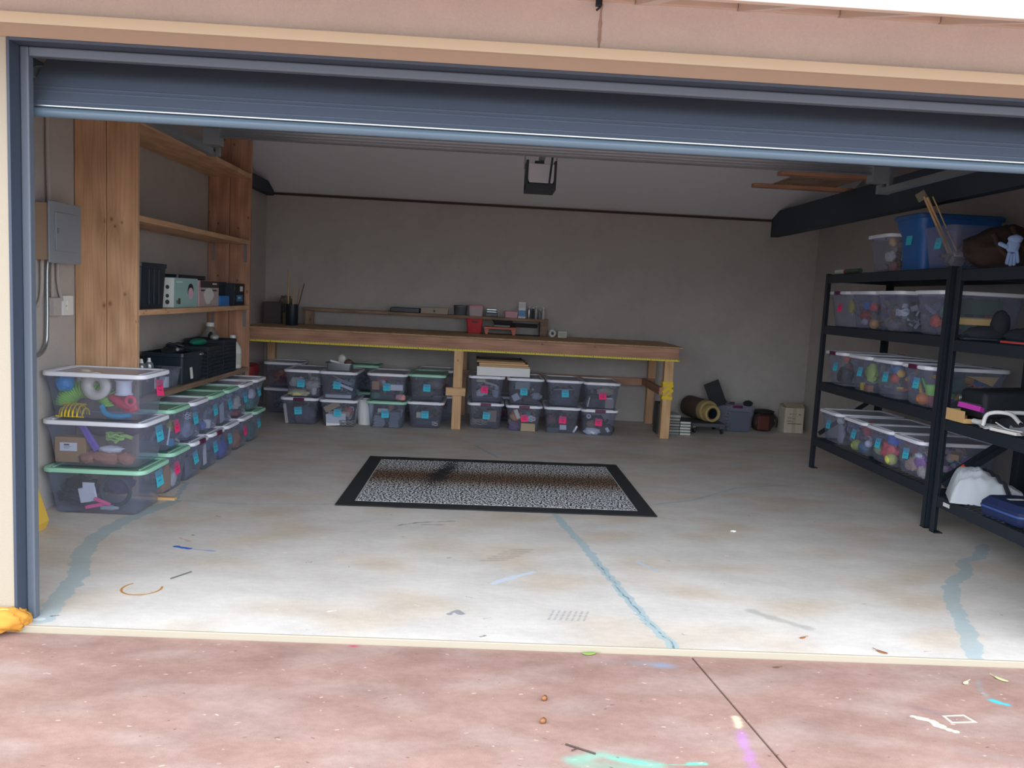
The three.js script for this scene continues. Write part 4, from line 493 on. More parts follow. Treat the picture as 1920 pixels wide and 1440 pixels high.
// ---------- left wall fittings ----------
{
  const t = thing('breaker_panel', 'grey electrical breaker panel on the left wall beside the wooden shelving', 'breaker panel');
  part(t, 'cabinet', bx(XL, -2.49, 1.475, 1.795, -5.03, -4.7, 0.003), col('#a58f78', 0.7)); part(t, 'cover', bx(-2.492, -2.482, 1.46, 1.81, -5.05, -4.69, 0.004), std('#8d97a0', 0.4)); part(t, 'door', bx(-2.483, -2.475, 1.53, 1.75, -4.99, -4.75, 0.003), std('#8d97a0', 0.4)); part(t, 'latch', bx(-2.477, -2.47, 1.63, 1.66, -4.775, -4.76, 0.001), std('#707880', 0.4));
  const w = M.wall, pipe = (name, label, pts, r, m) => solo(name, label, 'conduit', tube(pts, r, 60, 10), m);
  pipe('conduit', 'bare metal conduit curving down the left wall from the breaker panel', [[-2.545, 1.48, -4.79], [-2.55, 1.4, -4.79], [-2.55, 1.1, -4.785], [-2.55, 0.99, -4.77], [-2.55, 0.94, -4.72], [-2.55, 0.93, -4.6], [-2.55, 0.93, -4.2]], 0.011, M.steel);
  pipe('conduit', 'wall-coloured conduit bending towards the door left of the metal conduit', [[-2.55, 1.48, -4.74], [-2.555, 1.3, -4.74], [-2.555, 1.24, -4.72], [-2.555, 1.2, -4.66], [-2.555, 1.195, -4.3]], 0.01, w);
  pipe('conduit', 'wall-coloured conduit from the breaker panel down to a small box', [[-2.55, 1.48, -4.85], [-2.555, 1.3, -4.855], [-2.555, 1.2, -4.86]], 0.01, w); pipe('conduit', 'wall-coloured conduit nearest the wooden upright below the breaker panel', [[-2.55, 1.48, -4.91], [-2.555, 1.35, -4.92], [-2.555, 1.24, -4.96]], 0.01, w); pipe('conduit', 'wall-coloured conduit rising up the left wall above the breaker panel', [[-2.55, 1.79, -4.82], [-2.555, 2.1, -4.82], [-2.555, 2.5, -4.82]], 0.012, w);
  solo('junction_box', 'small wall-coloured junction box below the breaker panel', 'junction box', bx(XL, -2.53, 1.15, 1.26, -4.91, -4.83, 0.006), w);
  const o = thing('wall_outlet', 'white wall outlet plate beside the wooden upright', 'outlet'); part(o, 'plate', bx(XL, -2.55, 1.15, 1.27, -5.09, -4.965, 0.004), M.white); part(o, 'socket', bx(-2.552, -2.546, 1.18, 1.24, -5.045, -5.01, 0.002), M.paper); part(o, 'screw', bx(-2.552, -2.546, 1.205, 1.212, -5.005, -4.998, 0.001), M.steel);
}
// ---------- things on the wooden shelves ----------
{
  const tote = (label, pos, w, L, h, m = M.darkTote, name = 'black_bin') => { const t = thing(name, label, 'bin', pos, Math.PI / 2), f = 0.88; part(t, 'body', loft([{ hx: w / 2 * f, hz: L / 2 * f, r: 0.02, y: 0 }, { hx: w / 2 - 0.008, hz: L / 2 - 0.008, r: 0.025, y: h - 0.03 }, { hx: w / 2 - 0.006, hz: L / 2 - 0.006, r: 0.025, y: h }, { hx: w / 2 - 0.012, hz: L / 2 - 0.012, r: 0.022, y: h }, { hx: w / 2 * f - 0.004, hz: L / 2 * f - 0.004, r: 0.018, y: 0.008 }], true, true), m); part(t, 'rim', loft([{ hx: w / 2 - 0.004, hz: L / 2 - 0.004, r: 0.026, y: h - 0.03 }, { hx: w / 2, hz: L / 2, r: 0.028, y: h - 0.025 }, { hx: w / 2, hz: L / 2, r: 0.028, y: h + 0.001 }, { hx: w / 2 - 0.013, hz: L / 2 - 0.013, r: 0.02, y: h + 0.002 }], false, false), m); return t; };
  const lab = (t, x, y, z, w, h) => { const m = part(t, 'sticker', bx(-w / 2, w / 2, -h / 2, h / 2, 0, 0.0015, 0), M.paper, 'white paper sticker'); m.position.set(x, y, z); return m; };
  const a = tote('tall black plastic bin on the middle wooden shelf next to the front upright', [-2.37, 1.2, -5.46], 0.42, 0.34, 0.3); part(a, 'rib', merge([-0.08, 0, 0.08].map((x) => bx(x - 0.006, x + 0.006, 0.03, 0.26, 0.152, 0.164, 0.003))), M.darkTote);
  const pic = (w, h, fn) => { const [c, g] = cv(w, h); fn(g, w, h); const m = std('#ffffff', 0.55, { map: tex(c) }); return m; };
  const face = (t, name, w, h, mat, p, ry, lbl) => { const m = part(t, name, new THREE.BoxGeometry(w, h, 0.0015), mat, lbl); m.position.set(...p); m.rotation.y = ry; return m; };
  const b1 = thing('product_box', 'pale teal product box with a pink circle on the middle wooden shelf', 'box'); part(b1, 'carton', bx(-2.33, -2.232, 1.2, 1.415, -6.33, -5.86, 0.002), col('#9fc4bf')); face(b1, 'front_print', 0.46, 0.21, pic(256, 128, (g, w, h) => { g.fillStyle = '#9cc3be'; g.fillRect(0, 0, w, h); g.fillStyle = '#1f2b30'; g.beginPath(); g.ellipse(176, 55, 34, 34, 0, 0, 7); g.fill(); g.fillStyle = '#e0b8c8'; g.beginPath(); g.ellipse(178, 66, 30, 26, 0, 0, 7); g.fill(); g.fillStyle = '#c9dedb'; g.fillRect(16, 12, 70, 8); g.fillStyle = '#5f7f7d'; g.fillRect(20, 96, 44, 16); g.fillStyle = '#5a4a44'; g.fillRect(40, 88, 24, 26); }), [-2.231, 1.307, -6.095], Math.PI / 2, 'printed front with dark and pink circles'); face(b1, 'side_print', 0.095, 0.21, pic(64, 128, (g, w, h) => { g.fillStyle = '#dfe6e2'; g.fillRect(0, 0, w, h); g.fillStyle = '#3c464a'; for (const [y, r] of [[40, 9], [78, 8], [105, 10]]) { g.beginPath(); g.ellipse(34, y, r, r, 0, 0, 7); g.fill(); } }), [-2.281, 1.307, -5.859], 0);
  const b2 = thing('product_box', 'pink and grey box picturing a white dust mask on the middle wooden shelf', 'box'); part(b2, 'carton', bx(-2.34, -2.232, 1.2, 1.405, -6.82, -6.36, 0.002), col('#c4a8aa')); face(b2, 'front_print', 0.45, 0.2, pic(256, 128, (g, w, h) => { g.fillStyle = '#b9a9a6'; g.fillRect(0, 0, w, h); g.fillStyle = '#3b3438'; g.fillRect(0, 0, w, 34); g.fillStyle = '#d8cfc4'; g.fillRect(170, 10, 60, 8); g.fillStyle = '#c99aa8'; g.fillRect(0, 0, 12, h); g.fillStyle = '#2f2c30'; g.fillRect(20, 44, 210, 8); g.fillStyle = '#d9dad6'; g.beginPath(); g.ellipse(122, 70, 66, 34, 0, 0, 7); g.fill(); g.beginPath(); g.ellipse(112, 90, 40, 28, 0, 0, 7); g.fill(); }), [-2.231, 1.303, -6.59], Math.PI / 2, 'printed front with white mask');
  tote('shallow black tray standing behind the product boxes on the middle wooden shelf', [-2.46, 1.2, -6.6], 0.6, 0.2, 0.24); tote('low black case behind the blue carton on the middle wooden shelf', [-2.4, 1.2, -7.08], 0.3, 0.22, 0.2);
  solo('small_carton', 'small bright blue carton on the middle wooden shelf', 'box', bx(-2.28, -2.225, 1.2, 1.285, -7.08, -6.85, 0.002), std('#2f7ac4', 0.5));
  const b3 = thing('product_box', 'black box with blue picture at far end of the middle wooden shelf', 'box'); part(b3, 'carton', bx(-2.42, -2.22, 1.2, 1.395, -7.5, -7.2, 0.002), M.black); face(b3, 'front_print', 0.28, 0.18, pic(128, 96, (g, w, h) => { g.fillStyle = '#171c24'; g.fillRect(0, 0, w, h); g.fillStyle = '#3a7fae'; g.fillRect(24, 52, 80, 30); g.fillStyle = '#9fc8de'; g.fillRect(40, 60, 40, 10); g.fillStyle = '#dcdcda'; g.fillRect(66, 10, 40, 24); }), [-2.219, 1.3, -7.35], Math.PI / 2);
  const Y = 0.631;
  const s = tote('small open black tote of spray cans on the lowest wooden shelf', [-2.325, Y, -5.43], 0.34, 0.24, 0.17); lab(s, 0.06, 0.08, 0.112, 0.03, 0.1);
  [[-5.33, -2.3], [-5.43, -2.28], [-5.53, -2.27], [-5.52, -2.34]].forEach(([z, x], i) => { const t = thing('spray_can', `silver topped spray can, ${nth[i]} from the front in the small black tote`, 'spray can', [x, Y + 0.012, z]); part(t, 'can', lathe([[0, 0], [0.03, 0], [0.031, 0.17], [0.022, 0.19], [0.014, 0.195]]), std('#9aa0a4', 0.3, { metalness: 0.6 })); part(t, 'nozzle', lathe([[0.014, 0.194], [0.014, 0.2], [0.01, 0.205], [0.009, 0.222], [0, 0.223]], 16), M.white); });
  const tb = thing('clear_tub', 'clear open tub holding a white roll on the lowest wooden shelf', 'tub', [-2.3, Y, -5.82], Math.PI / 2); part(tb, 'body', loft([{ hx: 0.12, hz: 0.07, r: 0.02, y: 0 }, { hx: 0.14, hz: 0.085, r: 0.02, y: 0.13 }, { hx: 0.148, hz: 0.093, r: 0.022, y: 0.131 }, { hx: 0.148, hz: 0.093, r: 0.022, y: 0.138 }], true, false), M.clearBody); solo('paper_roll', 'small white paper roll inside the clear tub', 'roll', lathe([[0.018, 0], [0.045, 0], [0.045, 0.075], [0.018, 0.075]]), M.white, [-2.28, Y + 0.006, -5.78]);
  const c1 = tote('large black bin with white label on the lowest wooden shelf', [-2.36, Y, -6.2], 0.44, 0.32, 0.23); lab(c1, -0.05, 0.075, 0.151, 0.05, 0.085).rotation.x = -0.09; part(c1, 'handle', bx(0.1, 0.16, 0.2, 0.215, 0.155, 0.172, 0.005), M.steel, 'pale clip handle');
  const crate = (label, z, w, h) => { const t = thing('black_crate', label, 'crate', [-2.36, Y, z], Math.PI / 2), gs = [], L = 0.32; for (let y = 0; y < h; y += 0.03) for (const sgn of [-1, 1]) { gs.push(bx(-w / 2, w / 2, y, y + 0.013, sgn * L / 2 - 0.004, sgn * L / 2 + 0.004, 0)); gs.push(bx(sgn * w / 2 - 0.004, sgn * w / 2 + 0.004, y, y + 0.013, -L / 2, L / 2, 0)); } for (let x = -w / 2; x <= w / 2 + 0.001; x += w / 10) for (const sgn of [-1, 1]) gs.push(bx(x - 0.005, x + 0.005, 0, h, sgn * L / 2 - 0.004, sgn * L / 2 + 0.004, 0)); part(t, 'lattice', merge(gs), M.black); part(t, 'rim', merge([-1, 1].flatMap((q) => [bx(-w / 2 - 0.006, w / 2 + 0.006, h - 0.03, h, q * L / 2 - 0.008, q * L / 2 + 0.008, 0.003), bx(q * w / 2 - 0.008, q * w / 2 + 0.008, h - 0.03, h, -L / 2, L / 2, 0.003)])), M.black); part(t, 'base', bx(-w / 2, w / 2, 0, 0.01, -L / 2, L / 2, 0.002), M.black); part(t, 'liner', bx(-w / 2 + 0.012, w / 2 - 0.012, 0.01, h - 0.04, -L / 2 + 0.012, L / 2 - 0.012, 0.01), M.blackCloth); return t; };
  crate('black lattice crate in the middle of the lowest wooden shelf', -6.66, 0.36, 0.25); crate('taller black crate beside the white jug on the lowest wooden shelf', -7.03, 0.32, 0.28);
  const jug = (label, pos, m, s, capM) => { const t = thing('plastic_jug', label, 'jug', pos, 0); t.scale.setScalar(s); part(t, 'body', lathe([[0, 0], [0.07, 0], [0.075, 0.01], [0.075, 0.16], [0.068, 0.19], [0.03, 0.245], [0.022, 0.255], [0.022, 0.27], [0, 0.27]]), m); part(t, 'handle', tube([[0, 0.255, -0.02], [0, 0.25, -0.055], [0, 0.21, -0.085], [0, 0.16, -0.078]], 0.011), m); part(t, 'cap', cyl(0.025, 0.025, 0.025, 20).translate(0, 0.268, 0), capM || M.white); return t; };
  const j1 = jug('white gallon jug with label at far end of the lowest wooden shelf', [-2.28, Y, -7.37], col('#dfe1dc', 0.4), 1.02); part(j1, 'paper_label', new THREE.CylinderGeometry(0.0757, 0.0757, 0.1, 24, 1, true, 0.2, 1.9).translate(0, 0.085, 0), col('#c9c9bf', 0.8), 'faded grey paper label');
  jug('grey translucent jug with handle behind the tall black crate', [-2.47, Y, -7.33], col('#8e8f8c', 0.5), 1.38); const j3 = jug('dark bottle with yellow cap poking out of the tall black crate', [-2.38, Y + 0.26, -7.08], M.black, 0.22, M.yellow); j3.scale.setScalar(0.3);
  solo('green_scoop', 'glossy green plastic scoop lying on the black lattice crate', 'scoop', blob(0.05, 0.03, 0.13, 0.12), M.teal, [-2.36, Y + 0.245, -6.72]); solo('grey_scoop', 'white and grey bottle lying across the taller black crate', 'bottle', blob(0.035, 0.025, 0.1, 0.06).rotateY(0.3), col('#c9ccca'), [-2.32, Y + 0.277, -7.0]); solo('dark_tool', 'dark lumpy tool heap in the large black bin', 'tools', merge([blob(0.08, 0.035, 0.12, 0.4), shape.coil(0.06, 0.01, 3).translate(0, 0.02, -0.02)]), M.black, [-2.36, Y + 0.2, -6.2]); solo('silver_spanner', 'short silver tool lying on top of the large black bin', 'tool', rod([0, 0.012, -0.06], [0.02, 0.02, 0.06], 0.012), M.steel, [-2.3, Y + 0.235, -6.12]);
  solo('wood_block', 'flat wooden strip on the floor under the first shelf bin', 'wood strip', board(-2.2, -1.93, 0.0, 0.018, -5.14, -5.1, 0.002), M.pine); // in front of the floor row
}
// ---------- on the workbench and its wall shelf ----------
{
  const t = thing('wall_shelf', 'long narrow wooden shelf on the back wall above the workbench', 'shelf'); part(t, 'shelf_board', board(-2.09, 0.71, 1.13, 1.163, -9.497, -9.28), M.oldBoard); part(t, 'support', board(0.62, 0.71, 0.971, 1.129, -9.495, -9.3), M.oldBoard); part(t, 'support', board(-2.06, -1.96, 0.971, 1.129, -9.3, -9.262), M.oldBoard); part(t, 'back_cleat', board(0.1, 0.6, 1.05, 1.1, -9.497, -9.475), M.ledger);
  const Y = 1.163, B = 0.97, S = (n, l, c, g, m, x, y, z = -9.37, ry = 0) => solo(n, l, c, g, m, [x, y, z], ry);
  S('dark_case', 'flat dark case lying on the wall shelf, leftmost item there', 'case', bx(-0.165, 0.165, 0, 0.055, -0.08, 0.08, 0.008), M.darkTote, -0.935, Y); { const w = thing('white_box', 'long low off-white box on the wall shelf', 'box', [-0.6, Y, -9.37]); part(w, 'carton', bx(-0.155, 0.155, 0, 0.07, -0.07, 0.07, 0.003), col('#a89c8c')); part(w, 'latch', bx(-0.008, 0.008, 0.02, 0.045, 0.07, 0.074, 0.001), M.black); }
  const small = (l, x, m, lidM, w, h) => { const b = thing('small_bin', l, 'bin', [x, Y, -9.37]); part(b, 'body', loft([{ hx: w * 0.44, hz: 0.06, r: 0.01, y: 0 }, { hx: w * 0.49, hz: 0.068, r: 0.01, y: h - 0.015 }], true, true), m); part(b, 'lid', loft([{ hx: w / 2, hz: 0.072, r: 0.012, y: h - 0.018 }, { hx: w / 2, hz: 0.072, r: 0.012, y: h }, { hx: w * 0.46, hz: 0.065, r: 0.01, y: h + 0.003 }], true, true), lidM); };
  small('small black bin on the wall shelf left of the pink-lidded box', -0.305, M.darkTote, M.darkTote, 0.15, 0.11); small('small clear box with pink lid on the wall shelf', -0.125, col('#c4b4b8'), col('#d88a98'), 0.165, 0.12); small('low pink tray box beside the milk carton', 0.285, col('#d8a8b0'), col('#e0a0b0'), 0.155, 0.07);
  { const s2 = thing('tin_stack', 'two stacked silver and black tins on the wall shelf', 'tins', [0.055, Y, -9.37]); part(s2, 'lower_tin', bx(-0.07, 0.07, 0, 0.045, -0.06, 0.06, 0.006), col('#3c424c', 0.4)); part(s2, 'upper_tin', bx(-0.06, 0.06, 0.046, 0.09, -0.05, 0.05, 0.006), M.steel); part(s2, 'band', bx(-0.061, 0.061, 0.058, 0.075, 0.045, 0.052, 0.001), M.black); }
  { const m = thing('milk_carton', 'white and blue gable-top milk carton on the wall shelf', 'carton', [0.405, Y, -9.37]); part(m, 'body', bx(-0.042, 0.042, 0, 0.12, -0.04, 0.04, 0.002), col('#dfe6ea')); part(m, 'gable', extr([[-0.042, 0], [0.042, 0], [0.006, 0.045], [0.006, 0.065], [-0.006, 0.065], [-0.006, 0.045]], 0.08, 0).rotateY(Math.PI / 2).translate(-0.04, 0.12, 0), M.white); part(m, 'print', bx(-0.0425, 0.0425, 0.02, 0.09, 0.0395, 0.0412, 0), col('#5f98c4'), 'blue printed panel'); }
  const vial = (l, n, x, r, h, m, z = -9.36) => { const v = thing(n, l, 'bottle', [x, Y, z]); part(v, 'body', lathe([[0, 0], [r, 0], [r, h * 0.72], [r * 0.45, h * 0.85], [r * 0.45, h * 0.92], [0, h * 0.92]], 20), m); part(v, 'cap', cyl(r * 0.55, r * 0.55, h * 0.1, 16).translate(0, h * 0.9, 0), M.white); };
  vial('shiny silver bottle beside the milk carton', 'metal_bottle', 0.488, 0.02, 0.14, M.steel); vial('dark slim bottle second from the milk carton', 'small_bottle', 0.535, 0.016, 0.13, M.black); vial('tall clear bottle third from the milk carton', 'small_bottle', 0.57, 0.014, 0.145, col('#a9b0ac', 0.2)); vial('small grey jar bottle fourth from the milk carton', 'small_bottle', 0.615, 0.018, 0.11, col('#70767a', 0.3)); vial('pale pointed bottle at the right end of the wall shelf', 'small_bottle', 0.655, 0.018, 0.135, col('#b8bcb8', 0.3));
  const can = thing('pencil_canister', 'tall dark canister holding sticks on the left of the workbench', 'canister', [-2.13, B, -8.95]); part(can, 'cylinder', lathe([[0, 0], [0.066, 0], [0.067, 0.23], [0.06, 0.23], [0.058, 0.01], [0, 0.01]]), std('#18242e', 0.5));
  [[-0.04, -0.055, 0.6], [0.0, 0.01, 0.42], [0.02, 0.07, 0.4], [0.02, 0.12, 0.46]].forEach(([x, tx, h], i) => S('dowel', `${['tallest pale', 'short tan', 'thin brown', 'thin dark'][i]} dowel standing in the dark canister on the workbench`, 'dowel', rod([x, 0.014, 0], [tx, h, -0.02], i < 2 ? 0.008 : 0.005), [M.tan, M.tan, M.card, M.brown][i], -2.13, B, -8.95));
  S('dark_carton', 'dark carton in the back left corner of the workbench', 'box', bx(-0.1, 0.1, 0, 0.24, -0.1, 0.1, 0.004), col('#4a4444'), -2.4, B, -9.25); S('dried_flowers', 'dim dried flower bunch in the back left corner', 'flowers', merge([blob(0.06, 0.05, 0.05, 0.5, 3), ...[-0.03, 0, 0.03].map((x) => rod([x * 0.3, -0.2, 0], [x, 0.04, 0], 0.003, 5)), cyl(0.04, 0.035, 0.12, 16).translate(0, -0.22, 0)]), col('#77705f'), -2.26, B + 0.22, -9.2);
  { const r = thing('red_basket', 'red plastic basket with handle slot under the wall shelf', 'basket', [-0.13, B, -9.2]); part(r, 'body', loft([{ hx: 0.075, hz: 0.06, r: 0.012, y: 0 }, { hx: 0.092, hz: 0.075, r: 0.014, y: 0.155 }, { hx: 0.097, hz: 0.08, r: 0.016, y: 0.157 }, { hx: 0.097, hz: 0.08, r: 0.016, y: 0.165 }, { hx: 0.088, hz: 0.07, r: 0.012, y: 0.165 }, { hx: 0.072, hz: 0.056, r: 0.01, y: 0.006 }], true, true), M.red); part(r, 'handle_slot', bx(-0.035, 0.035, 0.125, 0.142, 0.068, 0.0745, 0.006), M.black); }
  { const st = thing('step_stool', 'small salmon pink step stool on the workbench', 'stool', [0.16, B, -9.2]); part(st, 'top', bx(-0.185, 0.185, 0.06, 0.085, -0.09, 0.09, 0.008), col('#d27a68')); for (const s of [-1, 1]) part(st, 'leg', extr([[s * 0.14, 0], [s * 0.165, 0], [s * 0.178, 0.06], [s * 0.125, 0.06]], 0.16, 0.003).translate(0, 0, -0.08), col('#d27a68')); S('clear_tray', 'clear low tray on the pink step stool', 'tray', bx(-0.09, 0.09, 0, 0.022, -0.07, 0.07, 0.006), col('#8d9296'), 0.18, B + 0.087, -9.2); S('foil_pan', 'black rimmed foil pan on the clear tray', 'pan', loft([{ hx: 0.085, hz: 0.06, r: 0.01, y: 0 }, { hx: 0.115, hz: 0.08, r: 0.012, y: 0.05 }, { hx: 0.12, hz: 0.085, r: 0.012, y: 0.05 }, { hx: 0.08, hz: 0.055, r: 0.01, y: 0.012 }], true, true), std('#555b62', 0.25, { metalness: 0.7 }), 0.18, B + 0.11, -9.2); }
  S('wire_rack', 'black wire rack standing under the right end of the wall shelf', 'rack', merge([[-0.14, 0, 0.14, 0], [-0.14, 0.13, 0.14, 0.13], [-0.14, 0, -0.14, 0.13], [0.14, 0, 0.14, 0.13], [-0.14, 0.125, 0.12, 0.1]].flatMap(([a, b, c, d]) => [rod([a, b + 0.004, 0.06], [c, d + 0.004, 0.06], 0.004), rod([a, b + 0.004, -0.06], [c, d + 0.004, -0.06], 0.004)]).concat([-0.14, 0.14].flatMap((x) => [rod([x, 0.004, -0.06], [x, 0.004, 0.06], 0.004), rod([x, 0.134, -0.06], [x, 0.134, 0.06], 0.004)]))), M.black, 0.47, B, -9.22);
  S('tape_roll', 'white roll of tape standing on the workbench right of the wall shelf', 'tape', shape.roll(0.043, 0.045), M.white, 0.755, B, -9.15, -0.2); { const q = thing('white_carton', 'small white carton beside the tape roll on the workbench', 'box', [0.865, B, -9.17], 0.1); part(q, 'carton', bx(-0.05, 0.05, 0, 0.072, -0.03, 0.03, 0.002), col('#d6d8d0')); part(q, 'face', bx(-0.04, 0.04, 0.012, 0.06, 0.03, 0.031, 0), col('#bcc4b4')); }
}
// ---------- under and beside the workbench ----------
{
  const S = (n, l, c, g, m, x, y, z, ry = 0) => solo(n, l, c, g, m, [x, y, z], ry);
  { const p = thing('steam_pan', 'stainless steel pan of odds and ends on the second upper bench bin', 'pan', [-1.475, 0.566, -8.32]); part(p, 'pan', loft([{ hx: 0.115, hz: 0.08, r: 0.02, y: 0 }, { hx: 0.125, hz: 0.09, r: 0.022, y: 0.07 }, { hx: 0.145, hz: 0.11, r: 0.025, y: 0.072 }, { hx: 0.145, hz: 0.11, r: 0.025, y: 0.075 }, { hx: 0.12, hz: 0.085, r: 0.02, y: 0.072 }, { hx: 0.11, hz: 0.075, r: 0.02, y: 0.02 }], true, true), M.steel); }
  S('clear_scoop', 'clear rounded scoop standing in the stainless pan', 'scoop', blob(0.04, 0.05, 0.02, 0.1).translate(0, 0.03, 0), col('#c2c2ba', 0.3), -1.46, 0.606, -8.32); S('brown_pot', 'brown small pot lying in the stainless pan', 'pot', blob(0.045, 0.04, 0.03, 0.15), col('#5b4640'), -1.39, 0.608, -8.31); S('white_tongs', 'white tongs lying in the stainless pan', 'tongs', rod([-0.07, 0.03, 0.03], [0.02, 0.012, 0.03], 0.012), M.white, -1.5, 0.63, -8.3); S('foam_piece', 'white foam slab resting in the stainless pan', 'foam', bx(-0.07, 0.05, 0, 0.02, -0.05, 0.05, 0.004), M.white, -1.44, 0.63, -8.36);
  S('white_box', 'long flat white box across two bench bins under the picture frames', 'box', bx(-0.28, 0.28, 0, 0.095, -0.2, 0.2, 0.004), M.white, 0.205, 0.566, -8.65);
  [['lowest', 0.012, 0.02, '#c9a070'], ['second', 0.0, 0.018, '#d8b486'], ['third', -0.02, 0.02, '#b98d5c'], ['topmost', -0.04, 0.016, '#4a3a2c']].forEach(([n, dx, h, c], i) => { const f = thing('picture_frame', `thin wooden picture frame, ${n} of the pile on the flat white box`, 'picture frame', [0.2 + dx, 0.662 + [0, 0.0215, 0.041, 0.0625][i], -8.64], [0.0, 0.03, -0.03, 0.02][i], 'picture frame pile'); const W = 0.265 - 0.006 * i, D = 0.17; for (const s of [-1, 1]) { part(f, 'rail', bx(-W, W, 0, h, s * D - 0.015, s * D + 0.015, 0.002), col(c)); part(f, 'stile', bx(s * W - (s > 0 ? 0.03 : 0), s * W + (s < 0 ? 0.03 : 0), 0, h, -D + 0.015, D - 0.015, 0.002), col(c)); } part(f, 'backing', bx(-W + 0.03, W - 0.03, 0.003, 0.007, -D + 0.015, D - 0.015, 0), col('#8c7a60')); });
  { const st = thing('red_stool', 'low stool with red padded seat behind the wooden shelving', 'stool', [-2.38, 0, -8.12]); part(st, 'seat', loft([{ hx: 0.1, hz: 0.14, r: 0.05, y: 0.5 }, { hx: 0.11, hz: 0.15, r: 0.06, y: 0.52 }, { hx: 0.11, hz: 0.15, r: 0.06, y: 0.585 }, { hx: 0.08, hz: 0.12, r: 0.05, y: 0.605 }], true, true), std('#8a2430', 0.5)); for (const x of [-0.08, 0.08]) for (const z of [-0.11, 0.11]) part(st, 'leg', rod([x * 1.15, 0, z * 1.15], [x, 0.5, z], 0.014), col('#3c2424')); part(st, 'rung', rod([-0.085, 0.2, 0.12], [0.085, 0.2, 0.12], 0.01), col('#3c2424')); }
  { const b = thing('white_bucket', 'white plastic bucket on the floor behind the second bench bins', 'bucket', [-1.22, 0, -8.42]); part(b, 'pail', lathe([[0, 0], [0.075, 0], [0.09, 0.25], [0.096, 0.25], [0.096, 0.262], [0.086, 0.262], [0.07, 0.008], [0, 0.008]]), M.white); }
  { const mats = [col('#c9cdc6'), col('#8a8d88'), col('#a8aaa4')]; let k = 0; for (let c = 0; c < 2; c++) for (let i = 0; i < 6; i++) { if (c === 1 && i === 5) continue; const y = i * 0.031, x = 2.09 + c * 0.125, t = thing('tile_box', `flat tile box, ${c ? 'right' : 'left'} stack beside the workbench leg, ${nth[i]} from the floor`, 'tile box', [x + R(-0.004, 0.004), y, -8.78], 0, 'stacked tile boxes'); part(t, 'sleeve', bx(-0.06, 0.06, 0.003, 0.0305, -0.17, 0.17, 0.002), col('#2e302e')); part(t, 'end_face', bx(-0.057, 0.057, 0.004, 0.026, 0.17, 0.172, 0), c ? mats[0] : mats[1 + (k++ % 2)]); } S('tile_box', 'white topped tile box lying across the left tile stack', 'tile box', bx(-0.09, 0.06, 0, 0.03, -0.15, 0.15, 0.002), col('#b4b8b2'), 2.1, 0.187, -8.78); S('tile_box', 'dark tall tile box behind the workbench leg', 'tile box', bx(-0.07, 0.07, 0, 0.34, -0.1, 0.1, 0.003), col('#4a4c48'), 1.975, 0, -8.72); }
  { const d = thing('wheeled_dolly', 'low grey wheeled dolly under the rolled carpet', 'dolly', [2.52, 0, -9.0]); part(d, 'deck', bx(-0.19, 0.19, 0.075, 0.115, -0.2, 0.2, 0.006), col('#4a4e54')); for (const x of [-0.15, 0.16]) for (const z of [-0.15, 0.16]) { part(d, 'caster', new THREE.CylinderGeometry(0.033, 0.033, 0.022, 20).rotateZ(Math.PI / 2).translate(x, 0.033, z), M.black); part(d, 'fork', bx(x - 0.017, x + 0.017, 0.05, 0.074, z - 0.015, z + 0.015, 0.003), M.steel); } }
  { const r = thing('rolled_carpet', 'rolled tan carpets with a wide hollow core on the dolly', 'carpet roll', [2.51, 0.118, -9.08], 0.26); const ring = (ro, ri, l) => lathe([[ri, 0], [ro - 0.006, 0], [ro, 0.01], [ro, l - 0.01], [ro - 0.006, l], [ri, l], [ri, 0]], 40).rotateX(Math.PI / 2); part(r, 'outer_roll', ring(0.12, 0.09, 0.36).translate(0, 0.12, -0.3), std('#54473a', 0.95)); part(r, 'middle_roll', ring(0.118, 0.072, 0.1).translate(0, 0.118, 0.06), std('#a89262', 0.9)); part(r, 'inner_roll', ring(0.095, 0.06, 0.14).translate(0.005, 0.1, 0.1), std('#b59e6a', 0.9)); part(r, 'core', ring(0.06, 0.05, 0.2).translate(0.006, 0.098, 0.03), M.black); }
  { const b = mk('open clear bin with dark lid tipped up beside the dolly', null, [2.89, 0, -9.13], 0, { w: 0.46, L: 0.32, h: 0.31, lid: 'none', latch: 1 }); inBin(b, 'the open clear bin beside the dolly', [['box', [0.26, 0.22, 0.08], '#4d5660', 0.05, 0.08, 0, 'slate wide folder', 'folder']]); const l = S('bin_lid', 'dark flat lid leaning up out of the open clear bin', 'lid', bx(-0.09, 0.09, 0, 0.3, -0.006, 0.006, 0.004).rotateZ(0.42), col('#1f262b'), 2.74, 0.27, -9.18); S('spiral_wire', 'silver wire spiral standing in the open clear bin', 'wire', tube(Array.from({ length: 90 }, (_, i) => [0.026 * Math.cos(i * 0.63), 0.012 + i * 0.0039, 0.026 * Math.sin(i * 0.63)]), 0.004, 360, 6), M.steel, 2.8, 0.012, -9.06); S('knitted_beanie', 'black knitted beanie on the right rim of the open clear bin', 'cap', blob(0.055, 0.035, 0.05, 0.15), M.blackCloth, 3.03, 0.30, -9.06); }
  { const b = thing('leather_bag', 'brown leather bag standing between the open bin and the white carton', 'bag', [3.27, 0, -9.22]); part(b, 'body', blob(0.14, 0.14, 0.1, 0.08, 1.6, 4, 5).scale(1, 0.95, 1), col('#3a2a28', 0.6)); part(b, 'pocket', bx(-0.07, 0.07, 0.02, 0.19, 0.075, 0.105, 0.02).translate(-0.02, 0, 0), col('#5a2c22', 0.5)); part(b, 'flap', blob(0.13, 0.03, 0.1, 0.1).translate(0, 0.2, 0.0), col('#1f1c20', 0.7)); part(b, 'strap', tube([[0.1, 0.22, 0], [0.15, 0.15, 0.03], [0.15, 0.05, 0.04]], 0.012), col('#1f1c20', 0.7)); }
